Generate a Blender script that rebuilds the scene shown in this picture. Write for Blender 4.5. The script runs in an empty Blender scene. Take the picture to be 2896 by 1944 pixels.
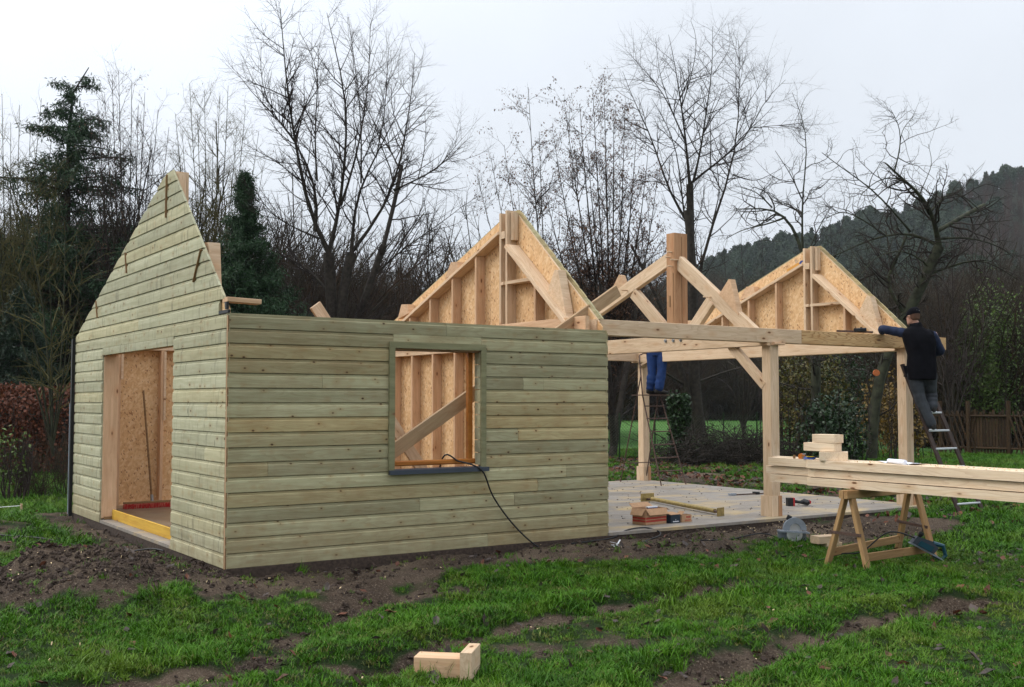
import bpy, bmesh, math, random
import numpy as np
from mathutils import Vector, Matrix
R = math.radians
random.seed(7); rng = np.random.default_rng(7)
sc = bpy.context.scene
COL = sc.collection

# ------------------------------------------------------------------ camera
CAM = np.array([-3.548, -10.107, 1.578])
TH, AX, F = R(3.043), R(56.01), 3085.0
FH = np.array([math.cos(AX), math.sin(AX), 0.0]); RT = np.array([math.sin(AX), -math.cos(AX), 0.0])
FW = FH * math.cos(TH) + np.array([0, 0, math.sin(TH)]); UP = np.cross(RT, FW)
cd = bpy.data.cameras.new("camera"); cam = bpy.data.objects.new("camera", cd); COL.objects.link(cam)
cd.sensor_width = 36; cd.lens = F / 2896 * 36; cd.clip_end = 3000; cd.clip_start = 0.1
cam.matrix_world = Matrix(((RT[0], UP[0], -FW[0], CAM[0]), (RT[1], UP[1], -FW[1], CAM[1]), (RT[2], UP[2], -FW[2], CAM[2]), (0, 0, 0, 1)))
sc.camera = cam

# ------------------------------------------------------------------ sky, soft sun, exposure
SUN_AZ, SUN_EL = R(140), R(38)
w = bpy.data.worlds.new("World"); sc.world = w; w.use_nodes = True
nt = w.node_tree; nt.nodes.clear()
def wn(t): return nt.nodes.new(t)
wo = wn("ShaderNodeOutputWorld"); bg = wn("ShaderNodeBackground"); bg2 = wn("ShaderNodeBackground"); ad = wn("ShaderNodeAddShader")
sky = wn("ShaderNodeTexSky"); sky.sky_type = 'NISHITA'; sky.sun_disc = False; sky.sun_elevation = SUN_EL; sky.sun_rotation = R(90) - SUN_AZ
sky.air_density = 1.0; sky.dust_density = 4.0
nt.links.new(sky.outputs[0], bg2.inputs[0]); bg2.inputs[1].default_value = 0.012
tc = wn("ShaderNodeTexCoord"); nrm = wn("ShaderNodeVectorMath"); nrm.operation = 'NORMALIZE'; nt.links.new(tc.outputs['Generated'], nrm.inputs[0])
sp = wn("ShaderNodeSeparateXYZ"); nt.links.new(nrm.outputs[0], sp.inputs[0])
sq = wn("ShaderNodeMath"); sq.operation = 'MULTIPLY'; nt.links.new(sp.outputs[2], sq.inputs[0]); nt.links.new(sp.outputs[2], sq.inputs[1])
elr = wn("ShaderNodeMapRange"); nt.links.new(sq.outputs[0], elr.inputs[0]); elr.inputs[1].default_value = 0.0; elr.inputs[2].default_value = 1.0; elr.inputs[3].default_value = 0.83; elr.inputs[4].default_value = 2.35
dt = wn("ShaderNodeVectorMath"); dt.operation = 'DOT_PRODUCT'; nt.links.new(nrm.outputs[0], dt.inputs[0])
dt.inputs[1].default_value = (math.cos(SUN_AZ) * math.cos(SUN_EL), math.sin(SUN_AZ) * math.cos(SUN_EL), math.sin(SUN_EL))
gl = wn("ShaderNodeMapRange"); gl.interpolation_type = 'SMOOTHSTEP'; nt.links.new(dt.outputs['Value'], gl.inputs[0]); gl.inputs[1].default_value = 0.25; gl.inputs[2].default_value = 1.0; gl.inputs[3].default_value = 0.0; gl.inputs[4].default_value = 0.5
cn = wn("ShaderNodeTexNoise"); cn.inputs['Scale'].default_value = 2.2; cn.inputs['Detail'].default_value = 4; nt.links.new(nrm.outputs[0], cn.inputs['Vector'])
cm = wn("ShaderNodeMapRange"); nt.links.new(cn.outputs[0], cm.inputs[0]); cm.inputs[1].default_value = 0.3; cm.inputs[2].default_value = 0.7; cm.inputs[3].default_value = 0.92; cm.inputs[4].default_value = 1.07
a1 = wn("ShaderNodeMath"); a1.operation = 'ADD'; nt.links.new(elr.outputs[0], a1.inputs[0]); nt.links.new(gl.outputs[0], a1.inputs[1])
a2 = wn("ShaderNodeMath"); a2.operation = 'MULTIPLY'; nt.links.new(a1.outputs[0], a2.inputs[0]); nt.links.new(cm.outputs[0], a2.inputs[1])
cmx = wn("ShaderNodeMix"); cmx.data_type = 'RGBA'; nt.links.new(gl.outputs[0], cmx.inputs[0]); cmx.inputs[6].default_value = (0.88, 0.93, 1.0, 1); cmx.inputs[7].default_value = (0.97, 0.985, 1.0, 1)
nt.links.new(cmx.outputs[2], bg.inputs[0]); nt.links.new(a2.outputs[0], bg.inputs[1])
nt.links.new(bg.outputs[0], ad.inputs[0]); nt.links.new(bg2.outputs[0], ad.inputs[1]); nt.links.new(ad.outputs[0], wo.inputs[0])
sd = bpy.data.lights.new("sun", 'SUN'); so = bpy.data.objects.new("sun", sd); COL.objects.link(so)
sd.energy = 1.35; sd.angle = R(22); sd.color = (1.0, 0.96, 0.9)
so.rotation_euler = Vector((-math.cos(SUN_AZ) * math.cos(SUN_EL), -math.sin(SUN_AZ) * math.cos(SUN_EL), -math.sin(SUN_EL))).to_track_quat('-Z', 'Y').to_euler()
sc.view_settings.view_transform = 'Standard'; sc.view_settings.look = 'None'; sc.view_settings.gamma = 1.0; sc.view_settings.exposure = 0.0
sc.view_settings.use_curve_mapping = False
sc.cycles.max_bounces = 6; sc.cycles.diffuse_bounces = 3; sc.cycles.glossy_bounces = 2; sc.cycles.transparent_max_bounces = 8
sc.cycles.use_denoising = True

# ------------------------------------------------------------------ helpers
WM = {}
def px(x, y, D):                       # a spot seen at display pixel (x, y), D metres ahead of where the photographer stood
    x *= 2896 / 2336; y *= 2896 / 2336
    return CAM + D * (FW + RT * (x - 1448) / F - UP * (y - 972) / F)
def vec(p): return Vector((float(p[0]), float(p[1]), float(p[2])))
def link(o, parent=None, mw=None):
    mw = mw or Matrix()
    COL.objects.link(o)
    if parent is not None:
        o.parent = parent; o.matrix_local = WM[parent].inverted() @ mw
    else: o.matrix_world = mw
    WM[o] = mw.copy(); return o
def root(name, loc, label, cat, group=None, rz=0.0):
    o = bpy.data.objects.new(name, None); o.empty_display_size = 0.2
    link(o, None, Matrix.Translation(vec(loc)) @ Matrix.Rotation(rz, 4, 'Z'))
    return tag(o, label, cat, group)
def tag(o, label=None, cat=None, group=None, kind=None):
    if label: o['label'] = label
    if cat: o['category'] = cat
    if group: o['group'] = group
    if kind: o['kind'] = kind
    return o
def mesh_from(name, V, Fc, mat=None, smooth=False):
    me = bpy.data.meshes.new(name); me.from_pydata([tuple(map(float, v)) for v in V], [], Fc); me.update()
    if mat: me.materials.append(mat)
    if smooth: me.polygons.foreach_set('use_smooth', [True] * len(me.polygons))
    return me
def quick_mesh(name, V, Q, mat=None, smooth=False):      # numpy verts (n,3), faces (m,k)
    V = np.asarray(V, np.float32); Q = np.asarray(Q, np.int32); k = Q.shape[1]
    me = bpy.data.meshes.new(name); me.vertices.add(len(V)); me.vertices.foreach_set('co', V.ravel())
    me.loops.add(Q.size); me.loops.foreach_set('vertex_index', Q.ravel())
    me.polygons.add(len(Q)); me.polygons.foreach_set('loop_start', np.arange(0, Q.size, k, dtype=np.int32)); me.polygons.foreach_set('loop_total', np.full(len(Q), k, np.int32))
    if smooth: me.polygons.foreach_set('use_smooth', np.ones(len(Q), bool))
    me.update(calc_edges=True); me.validate()
    if mat: me.materials.append(mat)
    return me
def ob(name, me, parent=None, mw=None, label=None):
    o = bpy.data.objects.new(name, me); link(o, parent, mw)
    if label: o['label'] = label
    return o
def frame(p0, p1, up=(0, 0, 1)):       # matrix with local X from p0 to p1
    x = (vec(p1) - vec(p0)).normalized(); u = Vector(up)
    y = u.cross(x)
    if y.length < 1e-5: y = Vector((0, 1, 0)).cross(x) if abs(x.y) < .9 else Vector((1, 0, 0)).cross(x)
    y.normalize(); z = x.cross(y)
    m = Matrix((x, y, z)).transposed().to_4x4(); m.translation = vec(p0); return m
def prism_loop(pts2, L, name, mat, x0=0.0, sx=(0, 0, 0, 0)):
    n = len(pts2); V = [(x0 + sx[0] * b + sx[1] * a, a, b) for a, b in pts2] + [(L + sx[2] * b + sx[3] * a, a, b) for a, b in pts2]
    Fc = [tuple(range(n))[::-1], tuple(range(n, 2 * n))] + [(i, (i + 1) % n, n + (i + 1) % n, n + i) for i in range(n)]
    return mesh_from(name, V, Fc, mat)
def rect(w_, h_, c=0.004):
    a, b = w_ / 2, h_ / 2; c = min(c, a * .45, b * .45)
    return [(-a + c, -b), (a - c, -b), (a, -b + c), (a, b - c), (a - c, b), (-a + c, b), (-a, b - c), (-a, -b + c)]
def beam(name, parent, p0, p1, w_, h_, mat, up=(0, 0, 1), c=0.004, label=None, skew=(0, 0, 0, 0)):
    L = (vec(p1) - vec(p0)).length
    return ob(name, prism_loop(rect(w_, h_, c), L, name, mat, 0, skew), parent, frame(p0, p1, up), label)
class MB:                               # collects boxes / bars / lathes into ONE mesh (optionally several materials)
    def __init__(s): s.V = []; s.F = []; s.M = []; s.mats = []
    def mi(s, m):
        if m not in s.mats: s.mats.append(m)
        return s.mats.index(m)
    def add(s, V, Fc, m):
        n = len(s.V); s.V += [tuple(map(float, v)) for v in V]; s.F += [tuple(i + n for i in f) for f in Fc]; s.M += [s.mi(m)] * len(Fc)
    def box(s, a, b, m, mw=None, c=0.0):
        V = [Vector((x, y, z)) for x in (a[0], b[0]) for y in (a[1], b[1]) for z in (a[2], b[2])]
        if mw: V = [mw @ v for v in V]
        s.add(V, [(0, 1, 3, 2), (4, 6, 7, 5), (0, 4, 5, 1), (2, 3, 7, 6), (0, 2, 6, 4), (1, 5, 7, 3)], m)
    def bar(s, p0, p1, w_, h_, m, up=(0, 0, 1), c=.003):
        L = (vec(p1) - vec(p0)).length; mw = frame(p0, p1, up); pr = rect(w_, h_, c); n = len(pr)
        V = [mw @ Vector((0, a, b)) for a, b in pr] + [mw @ Vector((L, a, b)) for a, b in pr]
        s.add(V, [tuple(range(n))[::-1], tuple(range(n, 2 * n))] + [(i, (i + 1) % n, n + (i + 1) % n, n + i) for i in range(n)], m)
    def tube(s, pts, r, m, n=8, cap=True):
        pts = [vec(p) for p in pts]; r = r if hasattr(r, '__len__') else [r] * len(pts); rings = []
        pv = None
        for i, p in enumerate(pts):
            d = (pts[min(i + 1, len(pts) - 1)] - pts[max(i - 1, 0)]).normalized()
            u = pv if pv else (Vector((0, 0, 1)) if abs(d.z) < .9 else Vector((1, 0, 0)))
            a = (u - d * u.dot(d)).normalized(); b = d.cross(a); pv = a
            rings.append([p + (a * math.cos(2 * math.pi * k / n) + b * math.sin(2 * math.pi * k / n)) * r[i] for k in range(n)])
        V = [v for g in rings for v in g]; Fc = []
        for i in range(len(pts) - 1):
            Fc += [(i * n + k, i * n + (k + 1) % n, (i + 1) * n + (k + 1) % n, (i + 1) * n + k) for k in range(n)]
        if cap: Fc += [tuple(range(n))[::-1], tuple(range(len(V) - n, len(V)))]
        s.add(V, Fc, m)
    def poly(s, P, th, m, nrm_=(0, 0, 1)):       # flat polygon with thickness
        q = Vector(nrm_) * th; n = len(P); V = [vec(p) for p in P] + [vec(p) + q for p in P]
        s.add(V, [tuple(range(n))[::-1], tuple(range(n, 2 * n))] + [(i, (i + 1) % n, n + (i + 1) % n, n + i) for i in range(n)], m)
    def build(s, name, parent=None, label=None, smooth=False, mw=None):
        V = s.V
        me = bpy.data.meshes.new(name)
        base = mw or (WM[parent] if parent is not None else Matrix.Translation(sum((Vector(v) for v in V), Vector()) / len(V)))
        inv = base.inverted(); me.from_pydata([tuple(inv @ Vector(v)) for v in V], [], s.F); me.update()
        for m in s.mats: me.materials.append(m)
        me.polygons.foreach_set('material_index', s.M)
        if smooth: me.polygons.foreach_set('use_smooth', [True] * len(s.F))
        bm = bmesh.new(); bm.from_mesh(me); bmesh.ops.recalc_face_normals(bm, faces=bm.faces); bm.to_mesh(me); bm.free()
        return ob(name, me, parent, base, label)
# --- value noise
def vnoise(x, y, seed=0):
    xi = np.floor(x).astype(np.int64); yi = np.floor(y).astype(np.int64); fx = x - xi; fy = y - yi
    def h(a, b):
        n = (a * 374761393 + b * 668265263 + seed * 974634777) & 0x7fffffff
        n = (n ^ (n >> 13)) * 1274126177 & 0x7fffffff
        return ((n ^ (n >> 16)) & 0xffff) / 65535.0
    u = fx * fx * (3 - 2 * fx); v = fy * fy * (3 - 2 * fy)
    return (h(xi, yi) * (1 - u) + h(xi + 1, yi) * u) * (1 - v) + (h(xi, yi + 1) * (1 - u) + h(xi + 1, yi + 1) * u) * v
def fbm(x, y, o=4, seed=0):
    s = 0; a = .5; t = 0
    for i in range(o): s = s + a * vnoise(x * 2 ** i, y * 2 ** i, seed + i); t += a; a *= .5
    return s / t

# ------------------------------------------------------------------ materials
class NT:
    def __init__(s, name, rough=.8, spec=.25):
        s.m = bpy.data.materials.new(name); s.m.use_nodes = True; s.t = s.m.node_tree; s.b = s.t.nodes['Principled BSDF']
        s.b.inputs['Roughness'].default_value = rough; s.b.inputs['Specular IOR Level'].default_value = spec
    def n(s, ty, **kw):
        nd = s.t.nodes.new('ShaderNode' + ty)
        for k, v in kw.items():
            if k.startswith('i_'):
                k2 = k[2:]; inp = nd.inputs[int(k2)] if k2.isdigit() else nd.inputs[k2.replace('_', ' ')]
                s.set(inp, v)
            else: setattr(nd, k, v)
        return nd
    def set(s, inp, v):
        if isinstance(v, bpy.types.NodeSocket): s.t.links.new(v, inp)
        elif hasattr(v, 'outputs'): s.t.links.new(v.outputs[0], inp)
        else: inp.default_value = v
    def math(s, op, a, b=0.0, c=None):
        nd = s.n('Math', operation=op, i_0=a, i_1=b)
        if c is not None: s.set(nd.inputs[2], c)
        return nd.outputs[0]
    def mapr(s, v, a, b, c=0., d=1.): return s.n('MapRange', i_0=v, i_1=a, i_2=b, i_3=c, i_4=d).outputs[0]
    def vm(s, op, a, b): return s.n('VectorMath', operation=op, i_0=a, i_1=b).outputs[0]
    def mix(s, f, a, b, bt='MIX'):
        nd = s.n('Mix', data_type='RGBA', blend_type=bt); s.set(nd.inputs[0], f)
        s.set(nd.inputs[6], (*a, 1) if isinstance(a, tuple) and len(a) == 3 else a); s.set(nd.inputs[7], (*b, 1) if isinstance(b, tuple) and len(b) == 3 else b)
        return nd.outputs[2]
    def noise(s, v, scale=1., detail=3., rough=.5, dist=0.): return s.n('TexNoise', i_Vector=v, i_Scale=scale, i_Detail=detail, i_Roughness=rough, i_Distortion=dist).outputs[0]
    def vor(s, v, scale=1., rnd=1.): return s.n('TexVoronoi', i_Vector=v, i_Scale=scale, i_Randomness=rnd)
    def obj(s):
        tcn = s.n('TexCoord'); oi = s.n('ObjectInfo'); s.rand = oi.outputs['Random']
        cmb = s.n('CombineXYZ', i_0=s.math('MULTIPLY', s.rand, 37.), i_1=s.math('MULTIPLY', s.rand, 11.3), i_2=s.math('MULTIPLY', s.rand, 23.7))
        return s.vm('ADD', tcn.outputs['Object'], cmb.outputs[0])
    def bump(s, h, st=.3, d=.01): s.t.links.new(s.n('Bump', i_Height=h, i_Strength=st, i_Distance=d).outputs[0], s.b.inputs['Normal'])
    def col(s, c): s.set(s.b.inputs['Base Color'], (*c, 1) if isinstance(c, tuple) and len(c) == 3 else c)
def plain(name, c, rough=.7, metal=0., var=.0, spec=.3, sc_=20.):
    t = NT(name, rough, spec); t.b.inputs['Metallic'].default_value = metal
    if var:
        v = t.obj(); nz = t.noise(v, sc_, 4.); f = t.mapr(nz, .3, .7, 1 - var, 1 + var)
        t.col(t.mix(1., c, t.n('CombineColor', i_0=f, i_1=f, i_2=f).outputs[0], 'MULTIPLY')); t.bump(nz, .25, .004)
    else: t.col(c)
    return t.m
def timber(name, c1, c2, knot=(.16, .075, .035), gs=(1.3, 26, 26), rough=.75, rings=0., vstreak=0., tint=(.86, 1.1), tintc=None, kd=(2.2, 7.5, 7.5), stain=None, kth=.4):
    t = NT(name, rough, .2); v = t.obj()
    warp = t.noise(v, 2.5, 2.); wv = t.vm('ADD', v, t.n('CombineXYZ', i_1=t.math('MULTIPLY', warp, .06), i_2=t.math('MULTIPLY', warp, .06)).outputs[0])
    g = t.noise(t.vm('MULTIPLY', wv, gs), 1., 5., .62)
    c = t.mix(t.mapr(g, .32, .68), c1, c2)
    if rings:
        rv = t.vm('MULTIPLY', v, (.55, 5.5, 5.5)); q = t.noise(rv, 1.2, 2., .45)
        rg = t.math('FRACT', t.math('MULTIPLY', q, 24. if rings > .5 else 15.)); rg = t.mapr(rg, .55, 1., 0, rings)
        c = t.mix(rg, c, tuple(x * .5 for x in c1[:1]) + (c1[1] * .36, c1[2] * .28))
    if vstreak:
        sv = t.noise(t.vm('MULTIPLY', v, (17., 1., 1.6)), 1., 3., .6); sf = t.mapr(sv, .56, .75, 0, vstreak)
        c = t.mix(sf, c, tuple(x * .42 for x in c1))
        fl = t.noise(t.vm('MULTIPLY', v, (42., 1., 5.)), 1., 2., .5); c = t.mix(t.mapr(fl, .68, .74, 0, vstreak * 1.1), c, tuple(x * .25 for x in c1))
    kv = t.vor(t.vm('MULTIPLY', v, kd)); kc = t.n('SeparateColor', i_0=kv.outputs['Color']).outputs[0]
    kf = t.math('MULTIPLY', t.mapr(kv.outputs['Distance'], .07, .14, 1, 0), t.math('GREATER_THAN', kc, kth))
    ha = t.math('MULTIPLY', t.mapr(kv.outputs['Distance'], .1, .42, .45, 0), t.math('GREATER_THAN', kc, kth))
    c = t.mix(ha, c, (c1[0] * .75, c1[1] * .55, c1[2] * .4)); c = t.mix(kf, c, knot)
    if stain:
        sn = t.noise(v, 3.1, 4., .6); c = t.mix(t.mapr(sn, .45, .75, 0, .55), c, stain)
    tf = t.mapr(t.rand, 0, 1, *tint); c = t.mix(1., c, t.n('CombineColor', i_0=tf, i_1=tf, i_2=tf).outputs[0], 'MULTIPLY')
    if tintc: c = t.mix(t.mapr(t.math('FRACT', t.math('MULTIPLY', t.rand, 7.31)), .35, 1., 0, .75), c, t.mix(1., c, tintc, 'MULTIPLY'))
    if vstreak or stain:          # rain splash and mud dried on the lowest boards
        gz_ = t.n('SeparateXYZ', i_0=t.n('NewGeometry').outputs['Position']).outputs[2]; dn = t.noise(t.n('NewGeometry').outputs['Position'], 5., 5., .65)
        c = t.mix(t.math('MULTIPLY', t.mapr(gz_, 0., .55, 1, 0), t.mapr(dn, .35, .65, .1, .55)), c, (.20, .145, .075))
    wz = t.noise(t.vm('MULTIPLY', v, (1.1, 3.5, 3.5)), 1.4, 5., .65); c = t.mix(t.mapr(wz, .48, .72, 0, .38), c, t.mix(1., c, (.66, .60, .52), 'MULTIPLY'))      # handling dirt and damp
    t.col(c); t.bump(g, .35, .003); return t.m
M = {}
M['clad'] = timber('treated_pine_cladding', (.41, .382, .235), (.295, .275, .158), knot=(.05, .024, .012), vstreak=.0, rings=.3, tint=(.76, 1.16), tintc=(1.12, .92, .74), kd=(7.5, 9, 12), stain=(.27, .20, .105))
M['clad_g'] = timber('treated_pine_cladding_sawn_lit', (.45, .435, .30), (.34, .332, .212), knot=(.10, .075, .045), vstreak=.9, tint=(.86, 1.08), tintc=(1.06, .97, .84), kd=(6.5, 9, 10))  # same boards as clad: paler base paints in brighter light, streaks are sawn
M['casing'] = timber('green_treated_casing', (.25, .235, .13), (.17, .165, .088), tint=(.9, 1.1))
M['wood'] = timber('planed_spruce', (.70, .53, .365), (.58, .415, .265), rings=.3, tint=(.88, 1.06), kd=(3.6, 8.5, 8.5))
M['wood_w'] = timber('fresh_white_spruce', (.76, .62, .46), (.68, .52, .35), rings=.3, tint=(.96, 1.05), kd=(3.2, 9, 9))
M['wood_p'] = timber('pinkish_spruce', (.66, .445, .28), (.53, .335, .195), rings=.2, tint=(.88, 1.06), kd=(3.6, 8.5, 8.5))
M['wood_b'] = timber('brown_grained_spruce', (.60, .40, .20), (.50, .31, .14), rings=.95, tint=(.98, 1.02))
M['wood_k'] = timber('reddish_oak_post', (.50, .29, .16), (.38, .20, .10), rings=.25, tint=(.98, 1.02), gs=(1., 18, 18))
M['trestle'] = timber('weathered_trestle_wood', (.42, .26, .12), (.27, .16, .07), rings=.25, tint=(.85, 1.1))
M['plank_g'] = timber('green_plank', (.42, .29, .17), (.30, .20, .11), rings=.2)
M['slot'] = timber('dark_slot_wood', (.28, .17, .08), (.17, .095, .045), gs=(3, 30, 30))
M['varn'] = timber('varnished_frame', (.40, .15, .03), (.28, .09, .015), rough=.3, tint=(1, 1))
M['yellow'] = timber('yellow_formwork', (.58, .36, .05), (.42, .23, .03), tint=(1, 1))
M['oldfence'] = timber('old_fence_wood', (.060, .036, .017), (.03, .018, .009), tint=(.7, 1.3))
def osb():
    t = NT('osb_board', .75, .25); v = t.obj(); v2 = t.n('TexCoord').outputs['Object']; base = None
    c = (.64, .40, .20)
    for i, (a, s_, lo, hi, cc) in enumerate([(15, (30, 30, 6), .35, 1., (.56, .335, .155)), (-25, (34, 34, 6), .45, 1., (.72, .49, .27)), (60, (34, 34, 7), .6, 1., (.55, .32, .15)), (-40, (44, 44, 8), .6, 1., (.74, .53, .31)), (32, (70, 70, 15), .945, .96, (.28, .13, .055))]):
        rn = t.n('VectorRotate', rotation_type='X_AXIS', i_Vector=v, i_Angle=R(a)).outputs[0]
        rn = t.n('VectorRotate', rotation_type='Y_AXIS', i_Vector=rn, i_Angle=R(a * .7)).outputs[0]
        nz = t.vor(t.vm('MULTIPLY', rn, s_)); k = t.n('SeparateColor', i_0=nz.outputs['Color']).outputs[i % 3]
        f = t.mapr(k, lo, hi, 0, .85); c = t.mix(f, c, cc)
    t.col(c); t.bump(t.noise(v, 60., 3.), .3, .002); return t.m
M['osb'] = osb()
def concrete():
    t = NT('concrete', .7, .35); v = t.n('TexCoord').outputs['Object']
    n1 = t.noise(t.vm('MULTIPLY', v, (.9, 1.6, 1)), 1.6, 6., .65, .4); n2 = t.noise(v, 22., 4.)
    c = t.mix(t.mapr(n1, .3, .7), (.20, .17, .14), (.30, .27, .235)); c = t.mix(t.mapr(n2, .35, .75, 0, .35), c, (.13, .11, .09))
    sd_ = t.noise(t.vm('MULTIPLY', v, (.9, 1.7, 1)), 1.1, 6., .65, .6); c = t.mix(t.mapr(sd_, .50, .66, 0, .75), c, (.46, .33, .15))
    wt = t.noise(t.vm('MULTIPLY', v, (.5, 1.2, 1)), 1.5, 4.); t.set(t.b.inputs['Roughness'], t.mapr(wt, .35, .65, .38, .85))
    t.col(c); t.bump(n2, .3, .004); return t.m
M['conc'] = concrete()
def ground_mat():
    t = NT('ground', .95, .15); v = t.n('TexCoord').outputs['Object']; at = t.n('Attribute', attribute_name='mud').outputs['Fac']; far = t.n('Attribute', attribute_name='far').outputs['Fac']
    n1 = t.noise(v, 3., 6., .65); n2 = t.noise(v, 38., 4., .7); n3 = t.noise(v, .35, 3.)
    mud = t.mix(t.mapr(n1, .3, .7), (.030, .021, .015), (.105, .072, .050)); mud = t.mix(t.mapr(n2, .5, .75, 0, .6), mud, (.20, .155, .115)); mud = t.mix(t.mapr(t.noise(v, .9, 4., .6), .48, .66, 0, .65), mud, (.19, .14, .098))
    mud = t.mix(t.mapr(t.noise(v, 70., 3.), .58, .66, 0, .75), mud, (.26, .20, .145))
    gr = t.mix(t.mapr(n1, .3, .7), (.010, .026, .005), (.022, .050, .009)); gr = t.mix(t.mapr(n2, .4, .7, 0, .5), gr, (.05, .055, .02))
    me_ = t.mix(t.mapr(n3, .3, .7), (.058, .145, .028), (.095, .205, .048)); me_ = t.mix(t.mapr(n1, .4, .8, 0, .4), me_, (.05, .13, .03))
    c = t.mix(far, gr, me_)
    m2 = t.mapr(t.math('ADD', at, t.math('MULTIPLY', t.math('SUBTRACT', n1, .5), .5)), .38, .6); c = t.mix(m2, c, mud)
    t.col(c); t.bump(t.math('ADD', n2, t.math('MULTIPLY', n1, .6)), 1., .07)
    return t.m
M['ground'] = ground_mat()
def leafy(name, c1, c2, rough=.6, trans=0., spec=.25):
    t = NT(name, rough, spec); oi = t.n('ObjectInfo').outputs['Random']; v = t.n('TexCoord').outputs['Object']
    nz = t.n('TexWhiteNoise', i_Vector=t.vm('SNAP', v, (.07, .07, .07))).outputs[0]
    f = t.math('MULTIPLY', t.math('ADD', oi, nz), .5); c = t.mix(f, c1, c2)
    if 'grass' in name:      # lusher and tired patches of the lawn
        lo = t.n('ObjectInfo').outputs['Location']; g1 = t.noise(lo, .75, 4., .6); g2 = t.noise(lo, 2.6, 3., .6)
        c = t.mix(t.mapr(g1, .50, .66, 0, .6), c, (.14, .185, .022)); c = t.mix(t.mapr(g2, .52, .68, 0, .6), c, (.018, .062, .004))
    t.col(c); return t.m
M['grass'] = leafy('grass_blades', (.016, .078, .002), (.085, .205, .008), .5, 0, .14)
M['grass2'] = leafy('yellowed_grass', (.07, .10, .012), (.20, .19, .05), .5)
M['bark'] = plain('bark', (.030, .024, .018), .9, var=.5, sc_=9)
M['bark_g'] = plain('mossy_bark', (.034, .036, .020), .9, var=.6, sc_=7)
M['bark_l'] = plain('pale_bark', (.085, .072, .055), .9, var=.4, sc_=9)
M['twig'] = plain('twigs', (.034, .024, .020), .9)
M['twig_y'] = plain('yellow_green_twigs', (.085, .075, .025), .9)
M['needle'] = leafy('needles', (.012, .035, .014), (.030, .068, .024), .6)
M['needle_d'] = leafy('dark_needles', (.010, .024, .012), (.022, .042, .020), .6)
M['dry'] = leafy('dry_leaves', (.075, .038, .020), (.17, .082, .042), .7)
M['beech'] = leafy('red_beech_leaves', (.06, .018, .009), (.22, .068, .028), .6)
M['leaf_g'] = leafy('green_leaves', (.03, .065, .012), (.11, .16, .03), .5)
M['leaf_o'] = leafy('autumn_leaves', (.05, .07, .015), (.20, .11, .02), .5)
M['ivy'] = leafy('ivy_leaves', (.010, .025, .008), (.025, .05, .016), .4)
M['litter'] = leafy('fallen_leaf', (.055, .022, .014), (.17, .06, .03), .6)
M['litter_d'] = leafy('rotting_leaf', (.035, .028, .024), (.09, .065, .055), .6)
M['clod'] = plain('mud_clod', (.052, .036, .027), .95, var=.5, sc_=30)
M['chip'] = plain('wood_chip', (.62, .47, .27), .8, var=.2)
M['black'] = plain('black_plastic', (.012, .012, .013), .5)
M['rust'] = plain('rusty_steel', (.085, .050, .038), .7, var=.4, sc_=30)
M['steel'] = plain('galvanised_steel', (.33, .34, .35), .45, .7, var=.15)
M['alu'] = plain('aluminium', (.60, .61, .63), .4, .85)
M['brass'] = plain('zinc_yellow_steel', (.36, .27, .10), .45, .6, var=.3)
M['card'] = plain('cardboard', (.42, .25, .14), .85, var=.12)
M['card_r'] = plain('red_print', (.36, .045, .03), .8)
M['bluebox'] = plain('dark_blue_card', (.012, .022, .035), .5)
M['white'] = plain('white_print', (.75, .76, .78), .5)
M['paper'] = plain('paper', (.72, .75, .84), .7)
M['red'] = plain('red_plastic', (.42, .015, .015), .45)
M['teal'] = plain('teal_plastic', (.008, .055, .08), .4)
M['greyp'] = plain('grey_plastic', (.24, .27, .31), .45, var=.1)
M['sillm'] = plain('dark_grey_sill', (.055, .065, .085), .35, .3)
M['orange'] = plain('orange_case', (.45, .13, .02), .4)
M['orange_print'] = plain('orange_print', (.55, .27, .06), .8)
M['bluep'] = plain('blue_tool', (.015, .05, .22), .4)
M['yellowp'] = plain('yellow_plastic', (.6, .42, .02), .4)
M['ladder'] = plain('brown_ladder', (.040, .024, .018), .7, var=.3, sc_=12)
M['skin'] = plain('skin', (.46, .25, .18), .55)
M['overall'] = plain('blue_overalls', (.010, .032, .115), .9, var=.35, sc_=9)
M['pants'] = plain('grey_work_trousers', (.034, .038, .044), .85, var=.35, sc_=9)
M['vest'] = plain('black_quilted_vest', (.006, .006, .008), .9, var=.3, sc_=12, spec=.06)
M['jumper'] = plain('navy_jumper', (.014, .021, .048), .9, var=.35, sc_=12)
M['boot'] = plain('dark_boots', (.02, .018, .016), .7, var=.3)
M['pink'] = plain('pale_cut_wood', (.62, .30, .16), .7)
M['cutend'] = plain('sawn_limb_end', (.42, .12, .035), .8, var=.3, sc_=40)
M['hair'] = plain('short_hair', (.10, .05, .03), .9)
M['floor'] = timber('wet_brown_floor', (.17, .115, .08), (.09, .06, .042), gs=(1.5, 8, 8), rough=.35, tint=(1, 1), stain=(.28, .22, .17))
HAZE = 0.00015
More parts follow.
